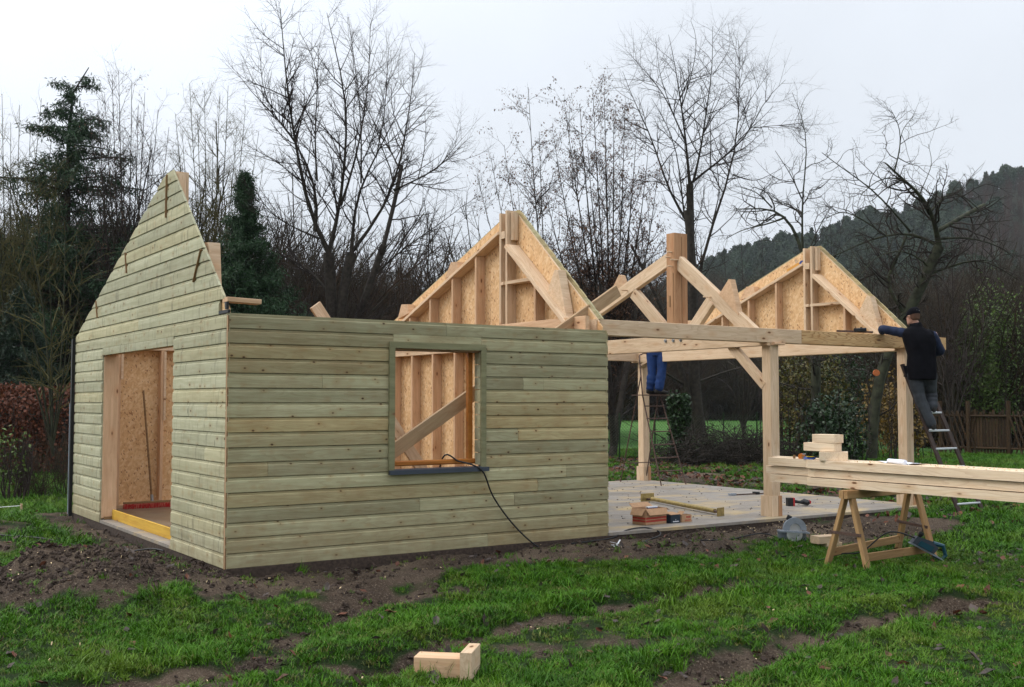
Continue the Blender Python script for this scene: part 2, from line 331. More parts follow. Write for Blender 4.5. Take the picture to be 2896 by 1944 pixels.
# ------------------------------------------------------------------ ground
def seg_d(x, y, pts):
    d = np.full(np.shape(x), 1e9)
    for (ax_, ay), (bx_, by) in zip(pts[:-1], pts[1:]):
        L2 = (bx_ - ax_) ** 2 + (by - ay) ** 2; t = np.clip(((x - ax_) * (bx_ - ax_) + (y - ay) * (by - ay)) / L2, 0, 1)
        d = np.minimum(d, np.hypot(x - ax_ - t * (bx_ - ax_), y - ay - t * (by - ay)))
    return d
RUTS = [([(-.3, -3.65), (.76, -3.0), (2.3, -2.75), (4.1, -2.65)], .23, 1.15), ([(.2, -5.6), (1.3, -4.9), (2.6, -4.55), (4.1, -4.28), (5.3, -4.3)], .26, 1.15),
        ([(-2.6, -3.2), (-1.6, -3.08), (-.6, -3.2), (.1, -3.4)], .22, .9), ([(-.75, -2.9), (-.2, -2.2), (.6, -1.57), (1.5, -1.2)], .24, .8)]
def box_d(x, y, x0, x1, y0, y1): return np.hypot(np.maximum(np.maximum(x0 - x, x - x1), 0), np.maximum(np.maximum(y0 - y, y - y1), 0))
def mud_at(x, y):
    n = fbm(x * 1.1, y * 1.1, 4, 3); n2 = fbm(x * 4, y * 4, 3, 9)
    m = np.zeros(np.shape(x))
    d = box_d(x, y, -.1, 7.2, -.75, 7.); m = np.maximum(m, .98 - np.clip(d / .9, 0, 1.))                 # bare earth along the shed
    m = np.maximum(m, .95 - np.clip(box_d(x, y, 7., 9.2, -1.3, -.1) / .5, 0, 1))
    m = np.maximum(m, 1.05 - np.clip(np.hypot((x + 1.15) / 1.1, (y - .5) / 1.5) ** 2 * .75, 0, 1.1))        # mound
    m = np.maximum(m, .8 - np.clip(np.hypot((x + 1.4) / 1.2, (y - 5.5) / 3.2) ** 2 * .8, 0, .8))
    m = np.maximum(m, .72 - np.clip(np.hypot((x - .9) / 1.5, (y + 1.4) / .6) ** 2 * .6, 0, .72))
    for pts, wd, s in RUTS: m = np.maximum(m, s * (1.1 - np.clip(seg_d(x, y, pts) / (wd * 1.3), 0, 1.1)))
    bd = box_d(x, y, 10.7, 17., 2., 14.); m = np.maximum(m, .42 - np.clip(bd / 3., 0, .42))                 # leaf littered bank
    m = m + (n - .5) * 1.3 + (n2 - .5) * .75
    m = np.where(box_d(x, y, 0.1, 10.6, 0.1, 6.4) <= 0, 1.0, m)
    return np.clip(m, 0, 1)
def gz(x, y):
    x = np.asarray(x, float); y = np.asarray(y, float)
    nb = np.clip(1.25 - box_d(x, y, -.2, 10.7, -.2, 6.5) / 1.6, 0, 1); ri = .09 + .045 * np.clip((x - .8) / 1.5, 0, 1); z = -.18 + ri * nb * nb * (3 - 2 * nb) + (.17 - ri * nb) * np.clip((x - 6.8) / 3.6, 0, 1) * np.clip((y + 4.) / 3., 0, 1)
    z = z + .05 * (fbm(x * .5, y * .5, 3, 21) - .5) + .035 * (fbm(x * 3, y * 3, 3, 5) - .5)
    md = mud_at(x, y); z = z + md * (.13 * (fbm(x * 4.5, y * 4.5, 4, 31) - .5) + .05 * (fbm(x * 11, y * 11, 2, 35) - .5))
    r = np.hypot((x + 1.2) / .95, (y - .35) / 1.25); z = z + .36 * np.exp(-r ** 2 * 1.1) * (.65 + .7 * fbm(x * 2.6, y * 2.6, 4, 77))
    r = np.hypot((x + 1.2) / 1.0, (y - 5.2) / 2.2); z = z + .13 * np.exp(-r ** 2 * 1.3) * (.4 + fbm(x * 2.6, y * 2.6, 3, 71))
    for pts, wd, s in RUTS:
        d = seg_d(x, y, pts) / wd; z = z - .10 * s * np.exp(-d ** 2) + .035 * s * np.exp(-((d - 1.5) / .5) ** 2) * (.5 + fbm(x * 4, y * 4, 2, 4))
    bd = box_d(x, y, .0, 10.75, -.03, 6.45)
    lim = np.where(x < 8., -.025 - .0 * x, -.025 + .01 * np.clip((x - 8) / 2.5, 0, 1))
    z = np.where(bd < .25, np.minimum(z, lim), np.where(bd < .6, np.minimum(z, lim + (bd - .25) * .5), z))
    z = np.where(bd <= 0, -.3, z)
    dist = np.hypot(x - 5, y - 3); z = np.where(dist > 22, z * np.clip((45 - dist) / 23, 0, 1) - .17 * (1 - np.clip((45 - dist) / 23, 0, 1)), z)
    return z
def gz1(x, y): return float(gz(np.array([x]), np.array([y]))[0])
def axis(lo, hi, st, end, n):
    a = np.arange(lo, hi + 1e-6, st); g = np.geomspace(st * 1.5, end, n)
    return np.concatenate([(lo - np.cumsum(g * .12)[::-1]), a, hi + np.cumsum(g * .12)])
xs = axis(-6.5, 15., .065, 1100, 46); ys = axis(-7.5, 8., .065, 1100, 46)
gx, gy = np.meshgrid(xs, ys, indexing='ij'); GZ = gz(gx.ravel(), gy.ravel())
nx, ny = len(xs), len(ys); ii = (np.arange(nx - 1)[:, None] * ny + np.arange(ny - 1)[None, :]).ravel()
me = quick_mesh('ground', np.stack([gx.ravel(), gy.ravel(), GZ], 1), np.stack([ii, ii + ny, ii + ny + 1, ii + 1], 1), M['ground'], True)
a = me.attributes.new('mud', 'FLOAT', 'POINT'); a.data.foreach_set('value', mud_at(gx.ravel(), gy.ravel()).astype(np.float32))
dd = (np.stack([gx.ravel(), gy.ravel()], 1) - CAM[:2]) @ FH[:2]
a = me.attributes.new('far', 'FLOAT', 'POINT'); a.data.foreach_set('value', np.clip((dd - 31) / 6, 0, 1).astype(np.float32))
g = ob('ground', me); tag(g, kind='structure')

# slab of concrete under shed and carport
mb = MB(); mb.poly([(.004, .02, 0), (4.625, .02, 0), (4.625, -.03, 0), (10.74, -.03, 0), (10.74, 6.44, 0), (.004, 6.44, 0)], .036, M['conc']); s_ = mb.build('concrete_slab'); tag(s_, kind='structure')
mb = MB(); mb.box((0.010, -.022, -.45), (10.735, 6.43, -.001), M['clod']); s_ = mb.build('foundation'); tag(s_, kind='structure')
mb = MB(); mb.box((.2, .2, .037), (4.42, 6.15, .041), M['floor']); s_ = mb.build('shed_floor'); tag(s_, kind='structure')

# ------------------------------------------------------------------ scattered stuff through geometry nodes
def scatter(name, proto, pts, scale, label=None, kind='stuff', tilt=0.25, mat=None, up=1.0, parent=None):
    pts = np.asarray(pts, np.float32); n = len(pts)
    me = bpy.data.meshes.new(name); me.vertices.add(n); me.vertices.foreach_set('co', pts.ravel())
    rot = np.stack([rng.normal(0, tilt, n), rng.normal(0, tilt, n), rng.uniform(0, 6.283, n)], 1).astype(np.float32)
    if up == 0: rot[:, 0] = rng.uniform(0, 6.28, n); rot[:, 1] = rng.uniform(0, 6.28, n)
    a = me.attributes.new('rot', 'FLOAT_VECTOR', 'POINT'); a.data.foreach_set('vector', rot.ravel())
    a = me.attributes.new('scl', 'FLOAT', 'POINT'); a.data.foreach_set('value', np.asarray(scale, np.float32))
    a = me.attributes.new('pick', 'INT', 'POINT'); a.data.foreach_set('value', rng.integers(0, len(proto), n).astype(np.int32))
    o = ob(name, me, parent); tag(o, label, kind=kind)
    ng = bpy.data.node_groups.new(name + '_nodes', 'GeometryNodeTree'); ng.interface.new_socket('Geometry', in_out='INPUT', socket_type='NodeSocketGeometry'); ng.interface.new_socket('Geometry', in_out='OUTPUT', socket_type='NodeSocketGeometry')
    N = ng.nodes.new; L = ng.links.new; gi = N('NodeGroupInput'); go = N('NodeGroupOutput')
    jn = N('GeometryNodeGeometryToInstance')
    if len(proto) == 1:
        oi = N('GeometryNodeObjectInfo'); oi.inputs['Object'].default_value = proto[0]; oi.inputs['As Instance'].default_value = True; src = oi.outputs['Geometry']; pick = False
    else:
        j = N('GeometryNodeJoinGeometry')
        for p in proto[::-1]:
            oi = N('GeometryNodeObjectInfo'); oi.inputs['Object'].default_value = p; oi.inputs['As Instance'].default_value = True; L(oi.outputs['Geometry'], j.inputs[0])
        src = j.outputs[0]; pick = True
    ip = N('GeometryNodeInstanceOnPoints'); L(gi.outputs[0], ip.inputs['Points']); L(src, ip.inputs['Instance'])
    def attr(nm, ty):
        q = N('GeometryNodeInputNamedAttribute'); q.data_type = ty; q.inputs['Name'].default_value = nm; return q.outputs['Attribute']
    if pick: ip.inputs['Pick Instance'].default_value = True; L(attr('pick', 'INT'), ip.inputs['Instance Index'])
    L(attr('rot', 'FLOAT_VECTOR'), ip.inputs['Rotation']); L(attr('scl', 'FLOAT'), ip.inputs['Scale']); L(ip.outputs[0], go.inputs[0])
    md = o.modifiers.new('scatter', 'NODES'); md.node_group = ng; return o
def proto(name, me): return bpy.data.objects.new(name, me)     # never linked: only instanced
def tuft(n, h, spread, mat, bend=.5, wd=.004):
    V = []; Q = []
    for i in range(n):
        a = rng.uniform(0, 6.283); r = abs(rng.normal(0, spread)); b = rng.uniform(0, 6.283); hh = h * rng.uniform(.45, 1.15); bd = bend * rng.uniform(.2, 1.3) * hh; w_ = wd * rng.uniform(.7, 1.3)
        p = np.array([math.cos(a) * r, math.sin(a) * r, -.01]); d = np.array([math.cos(b), math.sin(b), 0]); s = np.array([-d[1], d[0], 0]) * w_
        k = len(V)
        for t, ww in ((0, 1), (.4, .9), (.75, .6), (1., .08)):
            c = p + np.array([0, 0, hh * (t - .18 * t * t)]) + d * bd * t * t
            V += [c - s * ww, c + s * ww]
        for j in range(3): Q.append((k + 2 * j, k + 2 * j + 1, k + 2 * j + 3, k + 2 * j + 2))
    return quick_mesh('tuft', V, Q, mat)
T1 = [proto('grass_tuft', tuft(24, .058, .04, M['grass'], .6, .0027)), proto('grass_tuft', tuft(24, .05, .05, M['grass'], .9, .0027)), proto('grass_tuft', tuft(20, .075, .035, M['grass'], 1.0, .0026)), proto('grass_tuft', tuft(24, .045, .055, M['grass'], 1.1, .003)), proto('grass_tuft', tuft(16, .05, .045, M['grass2'], .9, .0028))]
T2 = [proto('grass_clump', tuft(40, .10, .045, M['grass'], .8, .003))]
def ground_pts(n, lo, hi, dens):             # points in front of the camera between lo and hi metres, kept with probability dens
    D = np.sqrt(rng.uniform(lo * lo, hi * hi, n)); th = rng.uniform(-.74, .74, n)
    x = CAM[0] + D * np.cos(AX - th); y = CAM[1] + D * np.sin(AX - th)
    k = (rng.uniform(0, 1, n) < dens(x, y)) & (box_d(x, y, -.02, 10.78, -.06, 6.5) > 0)
    x = x[k]; y = y[k]; return x, y, gz(x, y)
gd = lambda x, y: np.clip(1 - (mud_at(x, y) - .22) / .28, 0.02, 1) * (.55 + .45 * (fbm(x * 1.6, y * 1.6, 3, 51) > .42))
x, y, z = ground_pts(92000, 4.6, 13.5, gd); sc_h = .45 + .75 * fbm(x * .9, y * .9, 3, 8) + .25 * rng.uniform(-1, 1, len(x))
scatter('grass', T1, np.stack([x, y, z], 1), sc_h, 'short wet green grass of the torn-up lawn')
x, y, z = ground_pts(7800, 4.6, 13., lambda x, y: gd(x, y) * np.clip((fbm(x * 1.3, y * 1.3, 3, 61) - .5) * 6, 0, 1)); scatter('long_grass', T2, np.stack([x, y, z], 1), rng.uniform(.7, 1.35, len(x)), 'longer tufts standing up out of the lawn')
x, y, z = ground_pts(76000, 13.5, 36., gd); scatter('far_grass', T1[:4], np.stack([x, y, z], 1), rng.uniform(1.2, 2.1, len(x)), 'grass beyond and beside the concrete slab')
# dead leaves, clods, chips
def leaf_mesh(mat, s=.05):
    V = [(-s, 0, 0), (-s * .3, -s * .55, .25 * s), (s * .5, -s * .4, .1 * s), (s, 0, .3 * s), (s * .45, s * .45, .22 * s), (-s * .35, s * .5, .3 * s), (0, 0, -.02 * s)]
    return mesh_from('leaf', V, [(6, 0, 1), (6, 1, 2), (6, 2, 3), (6, 3, 4), (6, 4, 5), (6, 5, 0)], mat)
LV = [proto('leaf', leaf_mesh(M['litter'])), proto('leaf', leaf_mesh(M['litter_d'], .06)), proto('leaf', leaf_mesh(M['litter_d'], .045))]
ld = lambda x, y: .13 + .5 * np.clip((x - 3) / 8, 0, 1) * (fbm(x * .8, y * .8, 2, 91) > .47)
x, y, z = ground_pts(6800, 4.8, 14., ld); scatter('fallen_leaves', LV, np.stack([x, y, z + .022], 1), rng.uniform(.5, 1.15, len(x)), 'dead brown leaves lying in the grass', tilt=.5)
x, y, z = ground_pts(38000, 14., 31., lambda x, y: np.clip(1.1 - box_d(x, y, 10.8, 16, 1.5, 14) / 3.5, .03, 1) * .6 * (fbm(x * .9, y * .9, 3, 92) > .45)); scatter('leaf_litter', [LV[0], LV[0], LV[1]], np.stack([x, y, z + .03], 1), rng.uniform(.7, 1.5, len(x)), 'red-brown leaf litter under the trees behind the slab', tilt=.5)
def clod(s, seed):
    bm = bmesh.new(); bmesh.ops.create_icosphere(bm, subdivisions=3, radius=s); r = random.Random(seed); from mathutils import noise as mn
    for v in bm.verts: v.co *= .75 + .9 * mn.noise(v.co * 38 + Vector((seed * 7, 0, 0))) + r.uniform(-.05, .05); v.co.z *= .7
    me = bpy.data.meshes.new('clod'); bm.to_mesh(me); bm.free(); me.materials.append(M['clod']); return me
CL = [proto('clod', clod(.03, i)) for i in range(4)]
x, y, z = ground_pts(102000, 4.8, 15., lambda x, y: np.clip((mud_at(x, y) - .42) * 1.6, 0, 1) * (.18 + .9 * np.exp(-np.hypot(x + 1.2, y - .3) ** 2 / 1.4) + .7 * np.minimum.reduce([np.exp(-(seg_d(x, y, p) / .25) ** 2) for p, _, _ in RUTS]) + .35 * sum(np.exp(-(seg_d(x, y, p) / .22) ** 2) for p, _, _ in RUTS)))
scatter('mud_clods', CL, np.stack([x, y, z + .006], 1), np.minimum(rng.gamma(1.6, .22, len(x)) + .14, 1.5), 'crumbling lumps of dug earth', tilt=2.)
cb = bpy.data.meshes.new('chip'); cb.from_pydata([(-.014, -.004, 0), (.014, -.005, .002), (.013, .005, .006), (-.013, .004, .002)], [], [(0, 1, 2, 3)]); cb.materials.append(M['chip'])
x, y, z = ground_pts(20000, 5., 15., lambda x, y: .85 * np.exp(-(np.hypot((x - 7.2) / .9, (y + .8) / .5)) ** 2) + .8 * np.exp(-(np.hypot((x - 6.6) / .35, (y + 3.6) / .8)) ** 2) + .045 * np.exp(-np.hypot(x + 1.2, y - .6) ** 2 / 1.8) + .012 + .05 * (mud_at(x, y) > .6))
scatter('wood_chips', [proto('chip', cb)], np.stack([x, y, z + .02], 1), rng.uniform(.25, .95, len(x)), 'pale shavings and wood chips on the ground near the saw', tilt=.5)
# debris on the slab
n = 420; x = rng.uniform(4.9, 10.6, n); y = rng.uniform(.3, 6.3, n)
scatter('slab_debris', [LV[1], CL[0], proto('chip', cb)], np.stack([x, y, np.full(n, .04)], 1), rng.uniform(.12, .45, n), 'leaf scraps and splinters lying on the concrete', tilt=.25)
# ------------------------------------------------------------------ the timber building
P = .1425; LX = 4.64; W = 6.35; XT = 7.58; XE = 10.64; HW = P * 17
zn = lambda Y: 2.455 + .892 * Y
zf = lambda Y: 4.925 - .382 * Y
yn = lambda Z: (Z - 2.455) / .892
yf = lambda Z: (4.925 - Z) / .382
roof = lambda Y: min(zn(Y), zf(Y), 4.13)
B = root('timber_building', (0, 0, 0), 'unfinished timber shed with green board cladding and an open pale post-and-beam carport', 'building')
RB = random.Random(3)
def board(parent, org, xdir, ydir, z0, z1, a, b, mat, full=True, top=None, label=None):
    """cladding board: local x along the wall, y outward. a(z), b(z): ends at height z. Profile has a chamfered top and a recessed tongue."""
    h = z1 - z0; t = .0; q = RB.uniform(-.0012, .0018)
    if full: prof = [(0, -.024), (0, -.002 + q), (.003, q), (h * .5, .0015 + q), (h * .75, q), (h * .805, -.0095 + q), (h * .955, -.0102 + q), (h * .96, -.020), (h + .001, -.020), (h + .001, -.024)]
    else: prof = [(0, -.018), (0, -.001 + q), (h * .5, q), (h, -.002 + q), (h, -.018)]
    A0 = a(z0) if callable(a) else a; x0 = A0
    V = []
    for zz, yy in prof: V.append(((a(z0 + zz) if callable(a) else a) - x0, yy, zz))
    for zz, yy in prof: V.append(((b(z0 + zz) if callable(b) else b) - x0, yy, zz))
    n = len(prof); Fc = [tuple(range(n))[::-1], tuple(range(n, 2 * n))] + [(i, (i + 1) % n, n + (i + 1) % n, n + i) for i in range(n)]
    X = Vector(xdir); Y = Vector(ydir); Z = Vector((0, 0, 1))
    m = Matrix((X, Y, Z)).transposed().to_4x4(); m.translation = Vector(org) + X * x0 + Z * z0
    me = mesh_from('board', V, Fc, mat)
    if X.cross(Y).z < 0: me.flip_normals()
    return ob('board', me, parent, m, label)
def row_pieces(lo, hi, z0, z1, op, joints):
    """split [lo(z),hi(z)] by the opening (x0,x1,zb,zt) and the joints"""
    out = []; 
    def cut(a, b, za, zb, full):
        js = [j for j in joints if (a(za) if callable(a) else a) + .12 < j < (b(za) if callable(b) else b) - .12]
        e = [a] + js + [b]
        for i in range(len(e) - 1):
            l, r = e[i], e[i + 1]
            if i > 0: l = l + .0015
            if i < len(e) - 2: r = r - .0015
            out.append((l, r, za, zb, full))
    if op and z1 > op[2] + .004 and z0 < op[3] - .004:
        cut(lo, op[0], z0, z1, True); cut(op[1], hi, z0, z1, True)
        if z0 < op[2] - .01: out.append((op[0] + .001, op[1] - .001, z0, op[2], False))
        if z1 > op[3] + .01: out.append((op[0] + .001, op[1] - .001, op[3], z1, False))
    else: cut(lo, hi, z0, z1, True)
    return out
# ---- front wall (part) > boards
fw = MB()
def wall_panel_y(mb, X0, X1, Z0, Z1, Y0, Y1, op):
    for a0, a1, b0, b1 in ((X0, op[0], Z0, Z1), (op[1], X1, Z0, Z1), (op[0], op[1], Z0, op[2]), (op[0], op[1], op[3], Z1)):
        mb.box((a0, Y0, b0), (a1, Y1, b1), M['osb'])
WOP = (1.775, 2.86, .865, 2.15)
wall_panel_y(fw, .06, LX - .03, .04, 2.40, .045, .06, WOP)
front = fw.build('front_wall', B, 'long green board-clad front wall with a window opening')
JT = {16: [2.42], 15: [2.13], 14: [], 12: [.78], 11: [.0], 9: [], 8: [3.35], 6: [.42], 5: [4.02], 4: [3.62], 3: [2.1, 3.3], 2: [], 1: [4.33], 7: [2.98], 10: [], 13: [], 0: [2.95]}
dark = {(12, 0), (8, 1)}
JT[12] = [.98, 3.42, 3.70]; dark = {(12, 0), (12, 2)}
for r in range(17):
    for k, (a, b, za, zb, full) in enumerate(row_pieces(0.001, LX, r * P, (r + 1) * P, WOP, JT.get(r, []))):
        board(front, (0, 0, 0), (1, 0, 0), (0, -1, 0), za, zb, a, b, M['clad'], full, label='dark grained short cladding board' if (r, k) in dark else None)
# casing, sill, window frame
cs = root  # noqa
wc = MB(); m = M['casing']
wc.poly([(1.72, -.028, .86), (1.785, -.028, .86), (1.785, -.028, 2.135), (1.72, -.028, 2.20)], .026, m, (0, 1, 0))
wc.poly([(2.845, -.028, .86), (2.91, -.028, .86), (2.91, -.028, 2.20), (2.845, -.028, 2.135)], .026, m, (0, 1, 0))
wc.poly([(1.7205, -.028, 2.2005), (1.7855, -.028, 2.1355), (2.8445, -.028, 2.1355), (2.9095, -.028, 2.2005)], .026, m, (0, 1, 0))
casing = wc.build('window_casing', B, 'green mitred casing round the window opening')
rv = MB(); rv.box((1.755, 0, .88), (1.772, .11, 2.14), M['casing']); rv.box((1.774, 0, 2.115), (2.86, .18, 2.135), M['slot'])
rv.build('reveal', casing)
for k in range(9): 
    q = MB(); z0 = .885 + k * .1375; q.box((2.848 - .001 * (k % 2), -.001, z0 + .002), (2.864, .115, z0 + .1325), M['clad_g']); q.build('reveal_board', casing)
mb = MB(); mb.box((1.71, -.075, .822), (2.92, -.035, .868), M['sillm']); mb.box((1.78, -.037, .850), (2.85, .10, .872), M['sillm']); mb.build('window_sill', B, 'dark grey metal window sill')
wf = MB(); v = M['varn']
wf.bar((2.80, .15, .93), (2.80, .15, 2.12), .055, .055, v, up=(0, 1, 0)); wf.bar((1.80, .15, .93), (1.80, .15, 2.12), .04, .055, v, up=(0, 1, 0))
wf.bar((1.775, .14, .925), (2.86, .14, .925), .075, .055, v, c=.02)
wf.build('window_frame', B, 'orange varnished window frame')
# ---- gable walls
def gable(Xo, s, mat, lbl, opening=None, rows=30, jts=None):
    """Xo outer cladding face; s=-1 clad side faces -X, +1 faces +X"""
    xo = lambda d: Xo - s * d
    g = MB()
    # sheathing in strips, one OSB panel each
    gw = MB()
    if 1:
      ya, yb = (opening[1] + .135, W - .04) if opening else (.04, W - .04); gw.box((min(xo(.045), xo(.19)), ya, .04), (max(xo(.045), xo(.19)), yb, .085), M['wood_p'])
    for ya, yb in () and (((.04, opening[0] - .003), (opening[1] + .135, W - .04)) if opening else ((.04, W - .04),)): gw.box((min(xo(.045), xo(.19)), ya, .04), (max(xo(.045), xo(.19)), yb, .085), M['wood_p'])
    gp = gw.build('gable_wall', B, lbl)
    edges = [0.045, 1.24, 2.50, 3.75, 5.0, W - .05]
    def strip(a, b, z0):
        ys_ = sorted({a, b, *[q for q in (yn(4.13), yf(4.13)) if a < q < b]})
        q = MB(); q.poly([(xo(.045), a, z0), (xo(.045), b, z0)] + [(xo(.045), y_, roof(y_) - .03) for y_ in ys_[::-1]], .014, M['osb'], (s, 0, 0)); q.build('osb_panel', gp)
    for i in range(5):
        a, b = edges[i] + .002, edges[i + 1] - .002
        if opening and b > opening[0] and a < opening[1]:
            for aa, bb, zz in ((a, min(b, opening[0]), .05), (max(a, opening[0]), min(b, opening[1]), opening[3]), (max(a, opening[1]), b, .05)):
                if bb - aa > .02: strip(aa, bb, zz)
        else: strip(a, b, .05)
    xa, xb = xo(.118), xo(.118)
    def stud(Y, z0, z1, w_=.045, d=.145, nm='stud', mt='wood_p'): beam(nm, gp, (xo(.1185), Y, z0), (xo(.1185), Y, z1), d, w_, M[mt], up=(0, 1, 0))
    # lower storey studs under the top plate
    sp_ = [.10, .70, 1.32, 1.95, 2.58, 3.205, 3.83, 4.46, 5.085, 5.71, W - .10]
    for Y in sp_:
        if opening and opening[0] - .02 < Y < opening[1] + .02: continue
        stud(Y + .02, .085, 2.27)
    if opening:
        for Y in (opening[0] - .04, opening[1] + .04): stud(Y, .085, 2.19, .08)
        beam('lintel', gp, (xo(.1185), opening[0] - .1, 2.235), (xo(.1185), opening[1] + .1, 2.235), .145, .08, M['wood_p'])
        q = MB(); q.box((min(xo(.022), xo(.044)), opening[1] + .005, .05), (max(xo(.022), xo(.044)), opening[1] + .03, 2.19), M['slot']); q.build('lath', gp)
    beam('top_plate', gp, (xo(.1185), .05, 2.333), (xo(.1185), W - .05, 2.333), .15, .12, M['wood'])
    # upper studs
    ch = .30
    for Y in (2.66, 3.29, 3.93, 4.55, 5.2):
        stud(Y, 2.395, zf(Y) - ch - .02)
    stud(1.24, 2.395, 3.12); 
    if s > 0: beam('crosspiece', gp, (xo(.12), 1.265, 3.15), (xo(.12), 1.93, 3.15), .145, .045, M['wood'])
    if s > 0: beam('crosspiece', gp, (xo(.12), 1.955, 3.15), (xo(.12), 2.02, 3.15), .145, .045, M['wood'])
    stud(2.04, 2.395, 4.10, .045, .145, 'king_stud', 'wood'); 
    beam('king_stud', gp, (xo(.119), 1.89, 2.395), (xo(.119), 1.89, 4.12), .148, .045, M['wood'], up=(0, 1, 0), c=.005)
    beam('king_stud', gp, (xo(.095), 1.835, 3.72 if s > 0 else 3.3), (xo(.095), 1.835, 4.09), .096, .062, M['wood'], up=(0, 1, 0), c=.012)
    if 0 < s and Xo < 8: beam('tie_beam', gp, (xo(.225), .10, 2.50), (xo(.225), W - .1, 2.50), .06, .19, M['wood_p'] if Xo < 8 else M['wood'])
    beam('spacer', gp, (xo(.12), 1.93, 3.80), (xo(.12), 2.015, 3.80), .14, .10, M['wood'])
    # sloping chords: under the far slope and under the near slope
    beam('rafter', gp, (xo(.13), 2.065, zf(2.065) - ch), (xo(.13), 6.2, zf(6.2) - ch), .17, .045, M['wood'])
    n0 = Vector((0, 1.80, zn(1.80) - .45)); n1 = Vector((0, .30, zn(.30) - .20)); n1 = Vector((0, .42, 2.46 + .13))
    beam('rafter', gp, (xo(.16 if s > 0 else .11), 1.81, 3.63), (xo(.16 if s > 0 else .11), .47, 2.50), .22 if s > 0 else .12, .055, M['wood'])
    # purlin cleats
    def cleat(y0, y1, zb0, zb1, zt, yt0, yt1, mt='wood_p', ex=None):
        q = MB(); q.poly([(xo(.185), y0, zb0), (xo(.185), y1, zb1)] + ([(xo(.185), *ex)] if ex else []) + [(xo(.185), yt1, zt), (xo(.185), yt0, zt + .01)], .12, M[mt], (s, 0, 0)); q.build('purlin_cleat', gp)
    cleat(*((.99, .57, 2.93, 2.59, 3.21, .81, .745, 'wood', (.62, 2.78)) if s > 0 else (1.0, .72, 2.95, 2.75, 3.20, .90, .78, 'wood'))); cleat(3.50, 3.13, 3.36, 3.42, 3.57, 3.34, 3.17); cleat(4.95, 4.60, 2.86, 2.93, 3.07, 4.83, 4.64)
    # cladding
    for r in range(rows):
        z0 = r * P; z1 = z0 + P
        if z0 > 4.06: break
        z1 = min(z1, 4.14)
        lo = (lambda z: .0 if z <= 2.46 else max(.0, yn(z) - (.03 if s < 0 else .055))); hi = (lambda z: W if z < 2.5 else min(W, yf(z)))
        if abs(z0 - 17 * P) < .01: lo_ = lambda z: .26 if z < 2.53 else .26
        else: lo_ = lo
        js = (jts or {}).get(r, [RB.uniform(1.2, 5.4)] if RB.random() < .6 else [])
        js = [j for j in js if lo(z1) + .1 < j < hi(z1) - .1]
        for (a, b, za, zb, full) in row_pieces(lo_, hi, z0, z1, opening, js):
            # skip vanishing tips
            av = a(zb) if callable(a) else a; bv = b(zb) if callable(b) else b
            if bv - av < .03: continue
            if callable(a) and z0 > 2.4 and a is lo: a = (lambda z, f=lo: f(z))
            if s < 0: board(gp, (Xo, 0, 0), (0, 1, 0), (-1, 0, 0), za, zb, a, b, mat, full)
            else: board(gp, (Xo, 0, 0), (0, 1, 0), (1, 0, 0), za, zb, a, b, mat, full)
    # laths along the rakes between cladding and sheathing
    def lath(Y0, Y1, f): beam('lath', gp, (xo(.031), Y0, f(Y0) - .05), (xo(.031), Y1, f(Y1) - .05), .022, .05, M['wood'])
    lath(.12, 1.84, zn); lath(2.1, 6.25, zf)
    return gp
DOOR = (1.70, 4.79, -.5, 2.185)
G1 = gable(0.0, -1, M['clad_g'], 'green board-clad left gable wall with a wide doorway', DOOR, jts={0: [], 1: [1.05], 2: [], 3: [.95, 5.9], 4: [], 5: [], 6: [5.9], 7: [.62], 8: [], 9: [], 10: [.55], 11: [], 12: [1.5], 13: [], 14: [], 15: [4.3], 16: [2.35], 17: [3.1], 18: [2.3, 3.1], 19: [4.9], 20: [2.2], 21: [], 22: [3.3, .9], 23: [], 24: [3.2], 25: [], 26: [], 27: [], 28: []})
G2 = gable(LX, 1, M['clad'], 'middle gable wall with bare studs facing the shed', None)
G3 = gable(XE, 1, M['clad'], 'right end gable with bare studs facing the carport', None)
# the last gable is open below the tie beam: take away its lower storey
for c in list(G3.children):
    nm = c.name.split('.')[0]; mwz = WM[c].translation.z
    if nm in ('stud', 'board') and mwz < (2.41 if nm == 'board' else 2.2): bpy.data.objects.remove(c)
    elif nm in ('top_plate', 'osb_panel'): bpy.data.objects.remove(c)
for a, b in ((.047, 1.24), (1.244, 2.5), (2.504, 3.75), (3.754, 5.), (5.004, W - .05)):
    ys_ = sorted({a, b, *[q for q in (yn(4.13), yf(4.13)) if a < q < b]})
    q = MB(); q.poly([(XE - .045, a, 2.44), (XE - .045, b, 2.44)] + [(XE - .045, y_, roof(y_) - .03) for y_ in ys_[::-1]], .014, M['osb'], (1, 0, 0)); q.build('osb_panel', G3)
me = G3.data; me.clear_geometry(); q = MB(); q.box((XE - .18, .08, 2.385), (XE - .05, W - .1, 2.435), M['wood']); t_ = q.build('tmp', G3); G3.data = t_.data.copy(); bpy.data.objects.remove(t_); G3.data.name = 'gable_wall'
WM[G3] = Matrix.Identity(4); G3.matrix_local = Matrix.Identity(4)
for c in G3.children: c.matrix_parent_inverse = Matrix.Identity(4)
# printed emblem on the sheathing board near the peak
XM = XE - .0475
for pts, m_ in (([(2.541, 3.774), (2.528, 3.815), (2.280, 3.904), (2.257, 3.860)], 'orange_print'), ([(2.268, 3.889), (2.231, 3.929), (2.159, 3.929), (2.154, 3.905), (2.207, 3.902), (2.232, 3.857)], 'bluep')):
    q = MB(); q.poly([(XM, a, b) for a, b in pts], .0015, M[m_], (-1, 0, 0)); q.build('printed_mark', G3)
q = MB(); cc = [(XM, 2.328 + .022 * math.cos(t * .5236), 3.93 + .022 * math.sin(t * .5236)) for t in range(13)]; q.tube(cc, .003, M['greyp'], 5, False); q.build('printed_mark', G3)
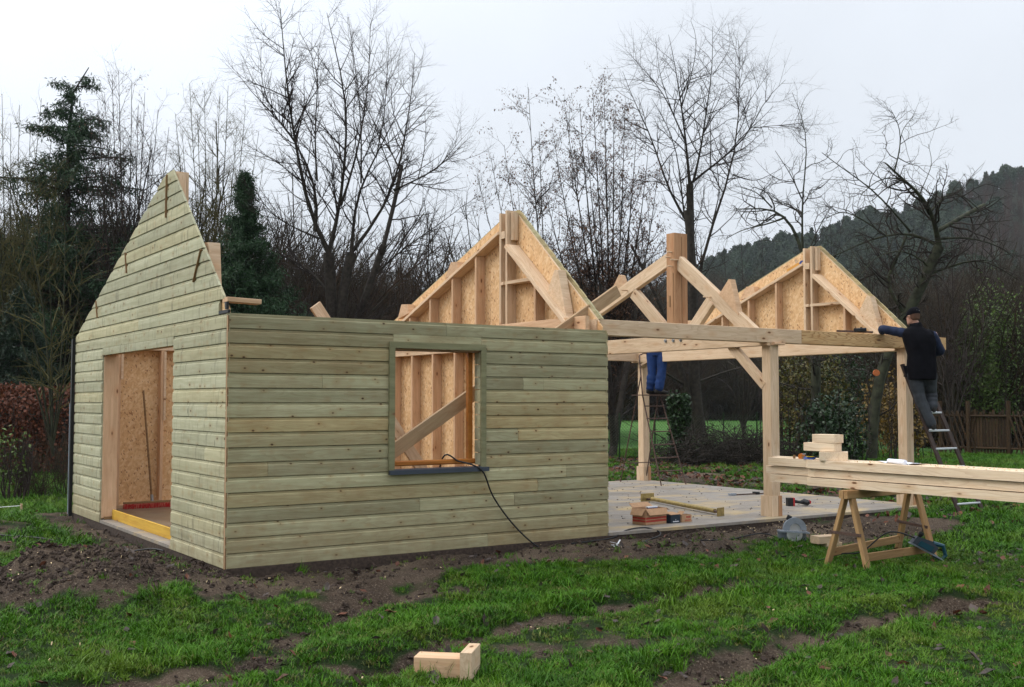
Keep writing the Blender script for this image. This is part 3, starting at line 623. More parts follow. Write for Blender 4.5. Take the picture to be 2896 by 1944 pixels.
# purlin slots seen on the left gable
for (y0, z0, y1, z1, w_) in ((2.02, 4.10, 2.03, 3.62, .035), (.80, 3.12, 1.03, 2.81, .034), (3.72, 3.42, 3.64, 3.16, .03), (5.17, 2.93, 5.08, 2.70, .032)):
    b_ = beam('purlin_slot', G1, (-.0035, y0, z0), (-.0035, y1, z1), .012, w_, M['slot'], up=(1, 0, 0), label='narrow brown slot cut through the gable cladding')
# corner batten, black boxes painted as the notch's dark void, ledge, far membrane strip
beam('corner_batten', B, (-.0015, -.003, .0), (-.0015, -.003, 2.40), .007, .007, M['wood_p'], up=(0, 1, 0), c=.002)
beam('corner_batten', B, (.008, .010, .0), (.008, .010, 2.40), .022, .022, M['slot'], up=(0, 1, 0), c=.002)
q = MB(); q.box((-.002, -.012, 2.425), (.02, .255, 2.455), M['black']); q.box((-.01, .012, 2.46), (.015, .06, 2.53), M['black']); q.build('painted_void', B, 'black strip and block painted as the dark void in the corner notch')
beam('ledge_block', B, (.0, .08, 2.555), (.34, .08, 2.545), .14, .045, M['wood_p'], label='pink-brown wooden block lying on the wall corner')
q = MB(); q.box((-.045, W - .0, -.05), (-.005, W + .06, 2.47), M['black']); q.box((-.05, W + .062, -.02), (-.03, W + .085, 1.55), M['greyp']); q.build('membrane_strip', B, 'black membrane strip up the far corner')
# back wall
bw = MB()
for i in range(4): 
    pass
bwm = MB(); bwm.box((.2, W - .19, .04), (LX - .2, W - .045, .085), M['wood_p']); bk = bwm.build('back_wall', B, 'inside of the back wall with osb boards between studs')
for i in range(4):
    a = .05 + i * 1.14; q = MB(); q.box((a + .002, W - .045, .05), (a + 1.138, W - .03, 2.42), M['osb']); q.build('osb_panel', bk)
for X in (.26, .57, 1.19, 1.81, 2.43, 3.05, 3.67, 4.2): beam('stud', bk, (X, W - .1185, .085), (X, W - .1185, 2.33), .045, .145, M['wood_p'], up=(0, 1, 0))
beam('top_plate', bk, (.2, W - .118, 2.36), (LX - .2, W - .118, 2.36), .15, .06, M['wood'])
for X in (.62, 1.235): 
    q = MB(); q.box((X - .032, W - .215, 1.90 if X < 1 else 1.3), (X + .0, W - .193, 2.32), M['wood']); q.build('batten', bk)
# door jamb lining (pale) on the far side
beam('door_jamb', B, (.118, 4.845, .06), (.118, 4.845, 2.17), .19, .13, M['wood_p'], up=(0, 1, 0), label='pale thick door jamb post') 
q = MB(); q.box((.055, 4.762, .04), (.185, 4.99, .075), M['slot']); q.build('jamb_foot', B)
# ---- carport frame
def bm_(nm, a, b, w_, h_, mt='wood', lab=None, up=(0, 0, 1), par=B, c=.005, skew=(0, 0, 0, 0)): return beam(nm, par, a, b, w_, h_, M[mt], up, c, lab, skew)
bm_('plate_beam', (4.58, .215, 2.47), (8.19, .215, 2.47), .15, .19, 'wood', 'front eaves beam, plain pale half')
bm_('plate_beam', (8.194, .215, 2.47), (11.48, .215, 2.47), .15, .19, 'wood_b', 'front eaves beam half with strong brown swirling grain')
bm_('plate_beam', (4.64, 6.30, 2.465), (11.2, 6.30, 2.465), .15, .20, 'wood', 'eaves beam at the back')
bm_('corner_post', (4.40, .18, .04), (4.40, .18, 2.43), .10, .10, 'wood_k', up=(0, 1, 0))
def post(X, Y, lab, w2=.11):
    o = beam('post', B, (X, Y, .31), (X, Y, 2.373), .16, .16, M['wood'], up=(0, 1, 0), c=.006, label=lab)
    q = MB(); q.box((X - .09, Y - .09, .036), (X + .025, Y + .12, .309), M['wood']); q.box((X + .03, Y - .095, .036), (X + .095, Y + .12, .309), M['wood_k']); q.build('post_foot', o)
    return o
post(7.66, .23, 'double post on a block foot under the truss'); post(10.57, .23, 'pale post at the right front corner'); post(10.62, 6.27, 'pale post on a block foot at the back right corner'); post(7.68, 6.27, 'back post behind the shed')
bm_('tie_beam', (XT, .145, 2.445), (XT, 6.40, 2.445), .13, .222, 'wood', 'tie beam of the king post truss')
bm_('tie_beam', (10.51, .295, 2.445), (10.51, 6.40, 2.445), .17, .215, 'wood', 'tie beam of the right gable')
bm_('tie_end', (7.60, .135, 2.358), (7.80, .135, 2.358), .10, .03, 'wood_p')
kpo = beam('king_post', B, (7.655, 2.0625, 2.56), (7.655, 2.0625, 4.10), .27, .185, M['wood_k'], up=(0, 1, 0), c=.012, label='stout reddish king post with a vertical crack')
q = MB(); q.poly([(7.518, 1.99, 3.50), (7.518, 2.005, 3.50), (7.518, 2.0, 2.75)], .004, M['slot'], (-1, 0, 0)); q.box((7.513, 2.06, 2.99), (7.519, 2.085, 3.16), M['slot']); q.box((7.66, 1.9655, 2.6), (7.668, 1.9705, 4.05), M['slot']); q.build('crack', kpo)
bm_('rafter', (7.62, 1.97, 3.66), (7.62, .40, 2.45), .09, .20, 'wood', 'near rafter of the truss')
bm_('rafter', (7.60, 2.155, 3.72), (7.60, 5.9, zf(5.9) - .37), .09, .20, 'wood', 'far rafter of the truss')
bm_('strut', (7.60, 1.27, 3.03), (7.60, 1.90, 2.40), .09, .17, 'wood'); bm_('strut', (7.60, 2.98, 3.28), (7.60, 2.22, 2.62), .09, .18, 'wood')
for pts in (((1.09, 3.10), (.72, 2.78), (.865, 3.30), (.895, 3.305)), ((3.56, 3.30), (3.20, 3.40), (3.27, 3.585), (3.315, 3.60))):
    q = MB(); q.poly([(7.56, a, b) for a, b in pts], .10, M['wood_p'], (1, 0, 0)); q.build('purlin_cleat', B)
bm_('knee_brace', (7.62, .90, 2.36), (7.62, .28, 1.79), .09, .12, 'wood', 'knee brace between tie beam and post')
for (Y, Z) in ((2.03, 3.815), (2.07, 3.74), (1.95, 3.69), (2.02, 3.60), (3.10, 3.33), (1.27, 3.08)):
    q = MB(); q.tube([(7.60, Y, Z), (7.43, Y, Z - .003)], .011, M['wood'], 7); q.build('peg', B)
for Y in (2.17, 2.0, 1.84):
    q = MB(); q.tube([(7.52, Y, 2.487), (7.488, Y, 2.487)], .015, M['steel'], 6); q.tube([(7.515, Y, 2.487), (7.506, Y, 2.487)], .028, M['steel'], 10); q.build('bolt', B)
# ---- loose timbers leaning in the shed
def loose(name, p0, p1, w_, h_, mt, lab, cat, grp=None, up=(0, 0, 1)):
    L = (vec(p1) - vec(p0)).length; o = ob(name, prism_loop(rect(w_, h_, .003), L, name, M[mt]), None, frame(p0, p1, up)); return tag(o, lab, cat, grp)
loose('brace_plank', (.36, .345, .07), (5.08, .345, 2.95), .05, .15, 'plank_g', 'long brownish plank leaning up through the shed and out over the wall top', 'plank')
loose('brace_plank', (1.165, .62, 2.60), (3.02, .62, .07), .04, .13, 'wood', 'pale plank whose white sawn end pokes above the front wall', 'plank')
# ------------------------------------------------------------------ things on and around the site
# yellow board across the doorway
o = ob('threshold_board', prism_loop(rect(.03, .125, .002), 2.98, 'threshold_board', M['yellow']), None, frame((.165, 4.745, .10), (.165, 1.765, .10))); tag(o, 'yellow formwork board lying on edge across the doorway', 'board')
# broom
br = root('broom', (1.05, 6.02, .04), 'wide red-bristled broom leaning on the back wall inside', 'broom')
q = MB(); q.box((.62, 5.98, .115), (1.52, 6.03, .14), M['slot']); q.build('head', br)
q = MB()
for i in range(90):
    X = .625 + i * .01; 
    for j in range(2): q.bar((X, 5.988 + j * .03, .115), (X + random.uniform(-.01, .01), 5.975 + j * .055, .038), .006, .006, M['red'], up=(1, 0, 0), c=.001)
q.build('bristles', br)
q = MB(); q.tube([(1.02, 6.005, .14), (.97, 6.08, .9), (.905, 6.135, 1.74)], .015, M['slot'], 8); q.build('handle', br)
q = MB(); q.tube([(1.022, 6.0, .135), (1.017, 6.012, .23)], .024, M['steel'], 10); q.build('socket', br)
# black cable out of the window
def cable(name, pts, r, lab, mat='black'):
    P_ = [vec(p) for p in pts]; out = []
    for i in range(len(P_) - 1):
        a, b, c, d = P_[max(i - 1, 0)], P_[i], P_[i + 1], P_[min(i + 2, len(P_) - 1)]
        for k in range(6):
            t = k / 6; out.append(.5 * ((2 * b) + (c - a) * t + (2 * a - 5 * b + 4 * c - d) * t * t + (3 * b - a - 3 * c + d) * t ** 3))
    out.append(P_[-1]); q = MB(); q.tube(out, r, M[mat], 6); return tag(q.build(name, smooth=True), lab, 'cable')
cable('power_cable', [(2.45, .35, .3), (2.47, .17, .962), (2.62, .07, .93), (2.74, -.055, .885), (2.84, -.09, .80), (2.98, -.05, .55), (3.2, -.04, .28), (3.42, -.07, .06), (3.60, -.13, -.07), (3.75, -.22, -.10)], .009, 'black cable hanging out of the window down to the ground')
g_ = lambda x, y, h=.012: (x, y, gz1(x, y) + h)
cable('power_cable', [g_(3.9, -.25), g_(4.3, -.12), (4.66, -.05, -.02), (4.95, .02, .045), (5.25, .03, .05), (5.38, -.06, -.0), g_(5.2, -.25), g_(4.9, -.35), g_(5.3, -.42)], .009, 'black cable looping over the slab edge beside the shed')
cable('power_cable', [g_(5.4, -.75), g_(5.9, -.72), g_(6.3, -.85, .03), g_(6.5, -1.0), (6.62, -1.1, -.06)], .008, 'black cable lying on the mud behind the circular saw')
cable('power_cable', [(-.05, 1.75, -.02), (-.12, 2.0, -.02), (-.3, 2.4, -.08), g_(-.6, 2.9), g_(-.9, 3.7), g_(-1.3, 4.4)], .009, 'black cable trailing from the doorway over the dug earth')
for lab, pts in (('white', None),):
    q = MB()
    for k in range(5):
        a = random.uniform(0, 3); p = Vector(g_(4.42 + .02 * k, -.36, .015)); q.bar(p, p + Vector((math.cos(a) * .12, math.sin(a) * .05, .03 * (k % 3))), .018, .004, M['white'], c=.001)
    tag(q.build('plastic_scrap'), 'crumpled white plastic scrap on the mud by the wall foot', 'scrap')
# cardboard boxes on the slab
def carton(name, x, y, rz, lx, ly, h, mat, lab, flaps=True, stripes=True):
    t = root(name, (x, y, .036), lab, 'box', rz=rz); mw = WM[t]; q = MB(); th = .006
    for a, b in (((-lx, -ly, 0), (-lx + th, ly, h)), ((lx - th, -ly, 0), (lx, ly, h)), ((-lx + th, -ly, 0), (lx - th, -ly + th, h)), ((-lx + th, ly - th, 0), (lx - th, ly, h)), ((-lx, -ly, .002), (lx, ly, .008))): q.box(a, b, mat, mw)
    q.build('carton_body', t)
    if stripes:
        q = MB()
        for z0 in (.035, .07):
            q.box((-lx + .004, -ly - .0015, z0), (lx - .004, -ly + .001, z0 + .025), M['card_r'], mw); q.box((-lx - .0015, -ly + .004, z0), (-lx + .001, ly - .004, z0 + .025), M['card_r'], mw)
        q.build('red_stripes', t)
    if flaps:
        for (p0, p1, out) in (((-lx, -ly, h), (lx, -ly, h), (0, -.05, -.075)), ((-lx, -ly, h), (-lx, ly, h), (-.055, 0, -.08)), ((lx, -ly, h), (lx, ly, h), (.08, 0, -.03)), ((-lx, ly, h), (lx, ly, h), (0, .08, .05))):
            p0, p1, u = Vector(p0), Vector(p1), Vector(out); s_ = (p1 - p0) * .06
            q = MB(); q.poly([mw @ p0, mw @ p1, mw @ (p1 - s_ + u), mw @ (p0 + s_ + u)], .005, mat, tuple((mw.to_3x3() @ (p1 - p0).cross(u)).normalized())); q.build('flap', t)
    return t
cb_ = carton('cardboard_box', 5.66, .44, R(6), .19, .115, .20, M['card'], 'open brown cardboard box with two red stripes and flaps folded out')
q = MB(); q.box((-.09, -.06, .208), (.09, -.02, .222), M['white'], WM[cb_]); q.box((-.085, -.062, .2), (.085, -.03, .207), M['bluep'], WM[cb_]); tag(q.build('white_box'), 'flat white packet lying across the open cardboard box', 'packet')
cb2 = carton('small_box', 5.97, .36, R(4), .085, .06, .105, M['bluebox'], 'small dark blue box beside the open cardboard box', False, False)
q = MB(); q.poly([WM[cb2] @ Vector(p) for p in ((-.086, -.061, .106), (.086, -.061, .106), (.086, .08, .125), (-.086, .08, .125))], .005, M['card'], (0, 0, 1)); q.build('lid', cb2)
def print_marks(parent, rows, mat):      # rows of tiny unreadable print: (x0, x1, z, height)
    q = MB()
    for x0, x1, z0, h, y_ in rows:
        x_ = x0
        while x_ < x1: w_ = random.uniform(.004, .008); q.box((x_, y_ - .0012, z0), (min(x_ + w_, x1), y_ + .0008, z0 + h * random.uniform(.7, 1.)), mat, WM[parent]); x_ += w_ + .003
    q.build('printed_mark', parent)
print_marks(cb2, [(-.045, .06, .014, .014, -.06), (.0, .008, .038, .012, -.06)], M['white'])
cb3 = carton('small_box', 6.17, .36, R(-4), .08, .06, .095, M['card'], 'small open brown box with red lettering at the slab edge', False, False)
q = MB(); q.poly([WM[cb3] @ Vector(p) for p in ((-.08, -.06, .095), (-.02, -.06, .095), (-.04, -.06, .045), (-.075, -.062, .05))], .004, M['card'], (0, -1, 0)); q.poly([WM[cb3] @ Vector(p) for p in ((-.08, -.06, .095), (-.08, .06, .095), (-.02, .05, .135), (-.02, -.05, .135))], .004, M['card'], (-.5, 0, .8)); q.build('flap', cb3)
print_marks(cb3, [(-.01, .06, .055, .026, -.06), (-.03, .065, .02, .014, -.06)], M['card_r'])
# wall prop / adjustable brace with end plates
pr = root('adjustable_prop', (7.3, 1.7, .036), 'zinc-yellow steel push-pull prop with end plates lying on the slab', 'prop')
q = MB(); q.tube([(7.62, 2.62, .09), (7.10, .74, .09)], .032, M['brass'], 10); q.build('tube', pr)
for (p0, p1) in (((7.66, 2.78, .07), (7.62, 2.60, .09)), ((7.10, .76, .09), (7.05, .60, .08))): q = MB(); q.tube([p0, p1], .018, M['rust'], 8); q.build('spindle', pr)
q = MB(); q.box((7.54, 2.78, .04), (7.80, 2.795, .16), M['brass']); q.build('end_plate', pr); q = MB(); q.box((6.98, .585, .037), (7.14, .60, .15), M['brass'], Matrix.Translation((7.05, .59, 0)) @ Matrix.Rotation(R(14), 4, 'Z') @ Matrix.Translation((-7.05, -.59, 0))); q.build('end_plate', pr)
# cordless drill lying behind the post
dr = root('cordless_drill', (8.95, 1.05, .036), 'black and red cordless drill lying on the slab behind the post', 'drill')
mw = Matrix.Translation((8.95, 1.05, .036)) @ Matrix.Rotation(R(-28), 4, 'Z')
q = MB(); q.box((-.06, -.05, 0), (.02, .05, .12), M['black'], mw); q.box((.02, -.05, .0), (.045, .05, .12), M['red'], mw); q.build('battery', dr)
q = MB(); q.tube([mw @ Vector(p) for p in ((.04, 0, .07), (.12, 0, .055), (.2, 0, .05))], [.026, .022, .028], M['black'], 8); q.build('grip', dr)
q = MB(); q.tube([mw @ Vector(p) for p in ((.21, .09, .055), (.22, .02, .055), (.23, -.06, .052), (.235, -.1, .05))], [.03, .045, .042, .02], M['black'], 10); q.tube([mw @ Vector(p) for p in ((.262, .03, .055), (.275, -.03, .055))], .03, M['red'], 8); q.build('motor_housing', dr)
# long clamp bar on the slab
rd = root('clamp', (9.8, 2.75, .036), 'thin dark steel sash clamp lying on the concrete', 'clamp')
q = MB(); q.bar((9.45, 2.80, .05), (10.35, 2.68, .05), .01, .02, M['rust']); q.build('bar', rd); q = MB(); q.box((9.45, 2.77, .038), (9.58, 2.83, .075), M['greyp']); q.box((9.98, 2.70, .038), (10.05, 2.80, .08), M['black']); q.build('jaws', rd)
# ---- trestle
ZG = gz1(6.5, -2.4)
tr = root('sawhorse', (6.5, -2.35, ZG), 'brown wooden sawhorse with paired legs and bottom rails carrying the beams', 'sawhorse')
tb = [(5.90, -2.17, gz1(5.9, -2.17) - .01), (5.95, -2.66, gz1(5.95, -2.66) - .01), (7.36, -1.98, gz1(7.36, -1.98) - .01), (7.15, -2.62, gz1(7.15, -2.62) - .01)]
tp = [(5.985, -2.37, .60), (5.985, -2.43, .60), (7.22, -2.25, .60), (7.22, -2.34, .60)]
for a, b in zip(tb, tp): beam('leg', tr, a, b, .045, .075, M['trestle'], up=(1, 0, 0))
beam('crossbar', tr, (5.86, -2.40, .592), (7.38, -2.29, .592), .05, .085, M['trestle']); beam('crossbar', tr, (5.86, -2.46, .592), (7.38, -2.355, .592), .045, .085, M['trestle'])
def mixp(a, b, t): return tuple(a[i] * (1 - t) + b[i] * t for i in range(3))
beam('bottom_rail', tr, mixp(tb[0], tp[0], .19), mixp(tb[2], tp[2], .19), .03, .085, M['trestle']); beam('bottom_rail', tr, mixp(tb[1], tp[1], .17), mixp(tb[3], tp[3], .17), .03, .085, M['trestle'])
for i, j, t in ((0, 1, .47), (2, 3, .47)):
    a, b = Vector(mixp(tb[i], tp[i], t)), Vector(mixp(tb[j], tp[j], t - .01)); a.x -= .045; b.x -= .045; beam('tie_strap', tr, a + Vector((0, .05, 0)), b - Vector((0, .05, 0)), .006, .032, M['rust'], c=.001)
tr2 = None
t2 = root('sawhorse', (6.5, -5.6, ZG), 'second brown sawhorse carrying the near end of the beams', 'sawhorse')
for c in list(tr.children):
    d = c.copy(); COL.objects.link(d); d.parent = t2; d.matrix_parent_inverse = Matrix.Identity(4)
    loc = WM[c] @ Matrix(); loc = Matrix.Translation((0, -5.6 + 2.35, 0)) @ WM[c]; d.matrix_local = WM[t2].inverted() @ loc; WM[d] = loc
# ---- beams on the trestle: three layers, tenoned far ends
def tenon_beam(z0, z1, x0, x1, yend, xs_, lab):
    q = MB(); th = z1 - z0
    q.poly([(x0 + .085, yend, z0), (x1, yend, z0), (x1, -6.6, z0), (x0, -6.6, z0), (x0, -1.80, z0), (x0 + .03, -1.745, z0), (x0 + .085, -1.74, z0)], th, M[xs_], (0, 0, 1))
    me_o = q.build('stacked_beam', None, mw=Matrix.Translation(((x0 + x1) / 2, -3.8, z0)) @ Matrix.Rotation(R(-90), 4, 'Z')); return tag(me_o, lab, 'beam', 'beams stacked on the sawhorses')
tenon_beam(.642, .729, 6.055, 6.26, -1.15, 'wood_w', 'bottom beam of the stack on the sawhorse, left row'); tenon_beam(.642, .729, 6.27, 6.48, -1.25, 'wood_w', 'bottom beam behind the front row on the sawhorse')
tenon_beam(.738, .825, 6.08, 6.28, -1.06, 'wood_w', 'middle beam of the stack with a smudged patch on its side'); tenon_beam(.738, .825, 6.29, 6.48, -1.2, 'wood_w', 'middle beam behind the front row on the sawhorse')
tenon_beam(.834, .925, 6.045, 6.25, -1.13, 'wood_w', 'top beam of the stack whose upper face is dusted with shavings'); tenon_beam(.832, .925, 6.26, 6.47, -.98, 'wood_w', 'top beam behind the front one, under the paper sheets')
x = rng.uniform(6.06, 6.46, 900); y = rng.uniform(-6.4, -2.3, 900)
scatter('beam_shavings', [proto('chip', cb)], np.stack([x, y, np.full(900, .928)], 1), rng.uniform(.2, .9, 900), 'pale shavings strewn on the top beams', tilt=.3)
# offcuts on the stack
def block(name, c, dims, rz, mt, lab, cat='offcut', grp=None, rx=0, ry=0):
    mw = Matrix.Translation(c) @ Matrix.Rotation(R(rz), 4, 'Z') @ Matrix.Rotation(R(ry), 4, 'Y') @ Matrix.Rotation(R(rx), 4, 'X')
    o = ob(name, prism_loop(rect(dims[1], dims[2], .003), dims[0], name, M[mt], 0), None, mw @ Matrix.Translation((-dims[0] / 2, 0, 0))); return tag(o, lab, cat, grp)
block('offcut', (6.20, -2.03, .975), (.27, .30, .094), 38, 'wood_w', 'lowest pale offcut of the little stack on the beams', grp='offcuts stacked on the beams')
block('offcut', (6.17, -1.90, 1.071), (.40, .14, .092), -84, 'wood_w', 'middle pale offcut of the little stack, sticking out to the left', grp='offcuts stacked on the beams')
block('offcut', (6.19, -1.96, 1.166), (.30, .16, .092), -88, 'wood_w', 'topmost pale offcut of the little stack on the beams', grp='offcuts stacked on the beams')
q = MB(); q.tube([(6.16, -1.50, .926), (6.16, -1.50, .965)], .014, M['slot'], 8); tag(q.build('wood_plug'), 'small brown wooden plug on the top beam', 'plug')
tm = root('tape_measure', (6.17, -1.60, .926), 'orange and brown chalk reel lying on the top beam', 'reel')
q = MB(); q.tube([(6.15, -1.60, .950), (6.19, -1.60, .950)], .036, M['orange'], 12); q.build('case', tm); q = MB(); q.box((6.148, -1.66, .929), (6.185, -1.62, .960), M['slot']); q.bar((6.16, -1.62, .978), (6.16, -1.67, .985), .006, .012, M['steel']); q.build('handle', tm)
q = MB(); q.poly([(6.12, -1.665, .927), (6.12, -1.80, .927), (6.15, -1.82, .955), (6.15, -1.66, .955)], .03, M['bluep'], (1, 0, 0)); q.box((6.125, -1.80, .9555), (6.155, -1.70, .961), M['yellowp']); tag(q.build('pencil_case'), 'blue and yellow tool holder tucked against the offcut stack', 'tool')
pp = MB(); n0 = 14
for sx, sy, w_, l_, ph in ((6.30, -2.9, .22, .32, 0.), (6.24, -3.12, .2, .24, 1.2)):
    V = []; 
    for i in range(n0):
        for j in range(6):
            u = i / (n0 - 1); v = j / 5; V.append((sx - w_ / 2 + w_ * v + .03 * u, sy + l_ * u, .9285 + .018 * abs(math.sin(u * 5 + ph + v)) * (1 - .6 * v)))
    pp.add(V, [(i * 6 + j, i * 6 + j + 1, (i + 1) * 6 + j + 1, (i + 1) * 6 + j) for i in range(n0 - 1) for j in range(5)], M['paper'])
o = pp.build('plan_sheets'); tag(o, 'crumpled white paper plans lying on the top beams', 'paper')
q = MB(); q.tube([(6.20, -2.75, .955), (6.14, -3.0, .948)], [.022, .028], M['paper'], 10); tag(q.build('rolled_plan'), 'small rolled sheet of paper beside the crumpled plans', 'paper')
# blocks in the foreground, blocks by the saw
z_ = gz1(0., -4.02) - .005
block('timber_block', (.02, -3.99, z_ + .063), (.30, .16, .125), -43.6, 'wood_p', 'pinkish timber block lying in the foreground grass', 'block')
block('timber_block', (.179, -4.102, z_ + .085), (.28, .075, .17), 46.4, 'wood', 'timber block on edge against the end of the lying one', 'block')
zz = gz1(6.6, -1.5)
block('timber_block', (6.66, -1.50, zz + .10), (.30, .15, .085), -8, 'wood', 'upper pale offcut on the grass beside the circular saw', 'block')
block('timber_block', (6.74, -1.50, zz + .03), (.24, .17, .06), -4, 'wood', 'lower pale offcut under the one beside the circular saw', 'block')
# ---- circular saw lying on its side
cx_, cy_ = 6.52, -1.18; zg = gz1(cx_, cy_)
sw = root('circular_saw', (cx_, cy_, zg), 'grey circular saw standing tilted on its base on the ground', 'circular saw')
ex = Vector((RT[0], RT[1], 0)); ez = Vector((0, 0, 1)); ey = Vector((FH[0], FH[1], 0))
def sp3(a, b, c=0.): return Vector((cx_, cy_, zg)) + ex * a + ez * b + ey * c
def ringseg(q, c, r0, r1, a0, a1, th, m, y0=0., n=24):
    V = []; 
    for i in range(n + 1):
        a = R(a0 + (a1 - a0) * i / n)
        for r in (r0, r1):
            for yy in (y0, y0 + th): V.append(sp3(c[0] + r * math.cos(a), c[1] + r * math.sin(a), yy))
    Fc = []
    for i in range(n):
        k = i * 4; Fc += [(k, k + 2, k + 6, k + 4), (k + 1, k + 5, k + 7, k + 3), (k + 2, k + 3, k + 7, k + 6), (k, k + 4, k + 5, k + 1)]
    Fc += [(0, 1, 3, 2), (n * 4, n * 4 + 2, n * 4 + 3, n * 4 + 1)]; q.add(V, Fc, m)
q = MB(); ringseg(q, (0, .155), .065, .135, -8, 190, .06, M['greyp']); q.build('blade_guard', sw)
q = MB(); ringseg(q, (-.01, .10), .06, .095, 150, 380, .03, M['alu'], -.012); q.build('lower_guard', sw)
q = MB(); ringseg(q, (0, .13), .0, .085, 0, 360, .004, M['alu'], .02, 32); q.build('saw_blade', sw)
q = MB(); q.poly([sp3(-.20, .145, -.03), sp3(.15, .125, -.03), sp3(.16, .105, -.03), sp3(-.20, .125, -.03)], .10, M['greyp'], tuple(ey)); q.poly([sp3(-.19, .0, .07), sp3(.15, .0, .07), sp3(.15, .12, .07), sp3(-.19, .13, .07)], .012, M['greyp'], tuple(ey)); q.build('base_plate', sw)
q = MB(); q.tube([sp3(-.08, .26, .05), sp3(-.06, .30, .05), sp3(-.03, .285, .05)], [.02, .028, .018], M['black'], 8); q.tube([sp3(.0, .15, .05), sp3(.0, .15, .22)], [.07, .06], M['black'], 12); q.tube([sp3(.14, .11, .05), sp3(.18, .1, .06)], .014, M['greyp'], 8); q.build('motor_and_handle', sw)
# ---- planer hanging on the sawhorse rail
pc = Vector(mixp(tb[3], tp[3], .2)) + Vector((-.14, -.20, .05)) + Vector((-.11, .10, -.03))
pl = root('power_planer', (pc.x, pc.y, ZG), 'teal electric planer hung tilted on the sawhorse rail', 'planer')
def pp3(a, b, c=0.): 
    a, b = a * math.cos(R(-28)) - b * math.sin(R(-28)), a * math.sin(R(-28)) + b * math.cos(R(-28)); return pc + ex * a + ez * b + ey * c
q = MB(); q.poly([pp3(-.16, -.03, -.05), pp3(.10, -.03, -.05), pp3(.12, .05, -.05), pp3(.02, .085, -.05), pp3(-.14, .06, -.05)], .10, M['sillm'], tuple(ey)); q.build('body', pl)
q = MB(); q.poly([pp3(-.10, -.025, -.066), pp3(.06, -.025, -.066), pp3(.07, .04, -.066), pp3(-.09, .035, -.066)], .015, M['teal'], tuple(ey)); q.tube([pp3(.06, .07), pp3(.17, .10), pp3(.24, .02), pp3(.22, -.05), pp3(.12, -.04)], [.03, .024, .022, .02, .02], M['teal'], 8); q.build('handle', pl)
q = MB(); q.box((-.01, 0, 0), (0, 0, 0), M['alu']) if 0 else None; q.poly([pp3(-.17, -.045, -.045), pp3(.26, -.045, -.045), pp3(.20, -.032, -.045), pp3(-.17, -.032, -.045)], .09, M['greyp'], tuple(ey)); q.build('sole', pl)
q = MB(); q.tube([pp3(-.10, .06), pp3(-.10, .10), pp3(-.10, .125)], [.012, .03, .026], M['black'], 10); q.build('knob', pl)
cable('power_cable', [pp3(.0, .05, .06), mixp(tb[1], tp[3], .45), (6.25, -2.35, ZG + .13), (6.10, -2.2, ZG + .10), (5.95, -2.0, ZG + .02), g_(6.1, -1.75)], .008, 'black planer cable drooping over the sawhorse rails')
# ---- string line and peg on the left
q = MB(); q.tube([(-8.5, 6.0, -.05), (-.35, 8.2, -.03)], .006, M['white'], 5); tag(q.build('string_line'), 'taut white string line at the left edge of the site', 'string')
q = MB(); q.bar((-.35, 8.2, -.2), (-.35, 8.2, .0), .03, .03, M['wood'], up=(1, 0, 0)); tag(q.build('string_peg'), 'short pale peg holding the white string', 'peg')
# ---- folding stepladder at the back
sl = root('stepladder', (10.27, 5.6, .036), 'rusty tubular stepladder with a handrail loop at the back of the carport', 'ladder')
Lf, Rf = (9.95, 5.02, .036), (10.56, 5.02, .036); Lt, Rt_ = (10.03, 5.62, 1.70), (10.47, 5.62, 1.70)
q = MB(); lt2 = (10.05, 5.72, 2.36); q.tube([Lf, Lt, lt2, (10.1, 5.78, 2.46), (10.22, 5.80, 2.50), (10.36, 5.80, 2.50), (10.44, 5.78, 2.46)], .013, M['rust'], 7); q.build('rail', sl)
q = MB(); q.tube([Rf, Rt_], .013, M['rust'], 7); q.build('rail', sl)
for a, b in (((9.98, 6.22, .036), (10.04, 5.68, 2.05)), ((10.62, 6.22, .036), (10.46, 5.66, 1.70))): q = MB(); q.tube([a, b], .012, M['rust'], 7); q.build('rear_leg', sl)
for t in (.155, .30, .445, .59, .735, .875): q = MB(); q.bar(mixp(Lf, Lt, t), mixp(Rf, Rt_, t), .05, .02, M['rust'], c=.006); q.build('rung', sl)
q = MB(); q.box((9.95, 5.45, 1.69), (10.56, 5.85, 1.708), M['rust']); q.build('platform', sl); q = MB(); q.tube([(10.0, 6.04, .40), (10.58, 6.04, .40)], .009, M['rust'], 6); q.build('crossbar', sl)
# ---- leaning ladder on the right
ld_ = root('ladder', (10.6, -.75, gz1(10.6, -.75)), 'dark brown ladder with bare metal rungs leaning on the right corner post', 'ladder')
zf0 = gz1(10.4, -.78)
lf, lt_ = Vector((10.345, -.80, zf0)), Vector((10.045, -.115, 2.12)); rf, rt2 = Vector((10.86, -.83, zf0)), Vector((10.46, -.115, 2.12))
for a, b in ((lf, lt_), (rf, rt2)): beam('rail', ld_, a, b, .028, .085, M['ladder'], up=(1, 0, 0))
for k in range(8):
    t = (.14 + .256 * k) / 2.12; a, b = lf.lerp(lt_, t), rf.lerp(rt2, t); q = MB(); q.bar(a, b, .045, .028, M['alu'], c=.006); q.build('rung', ld_)
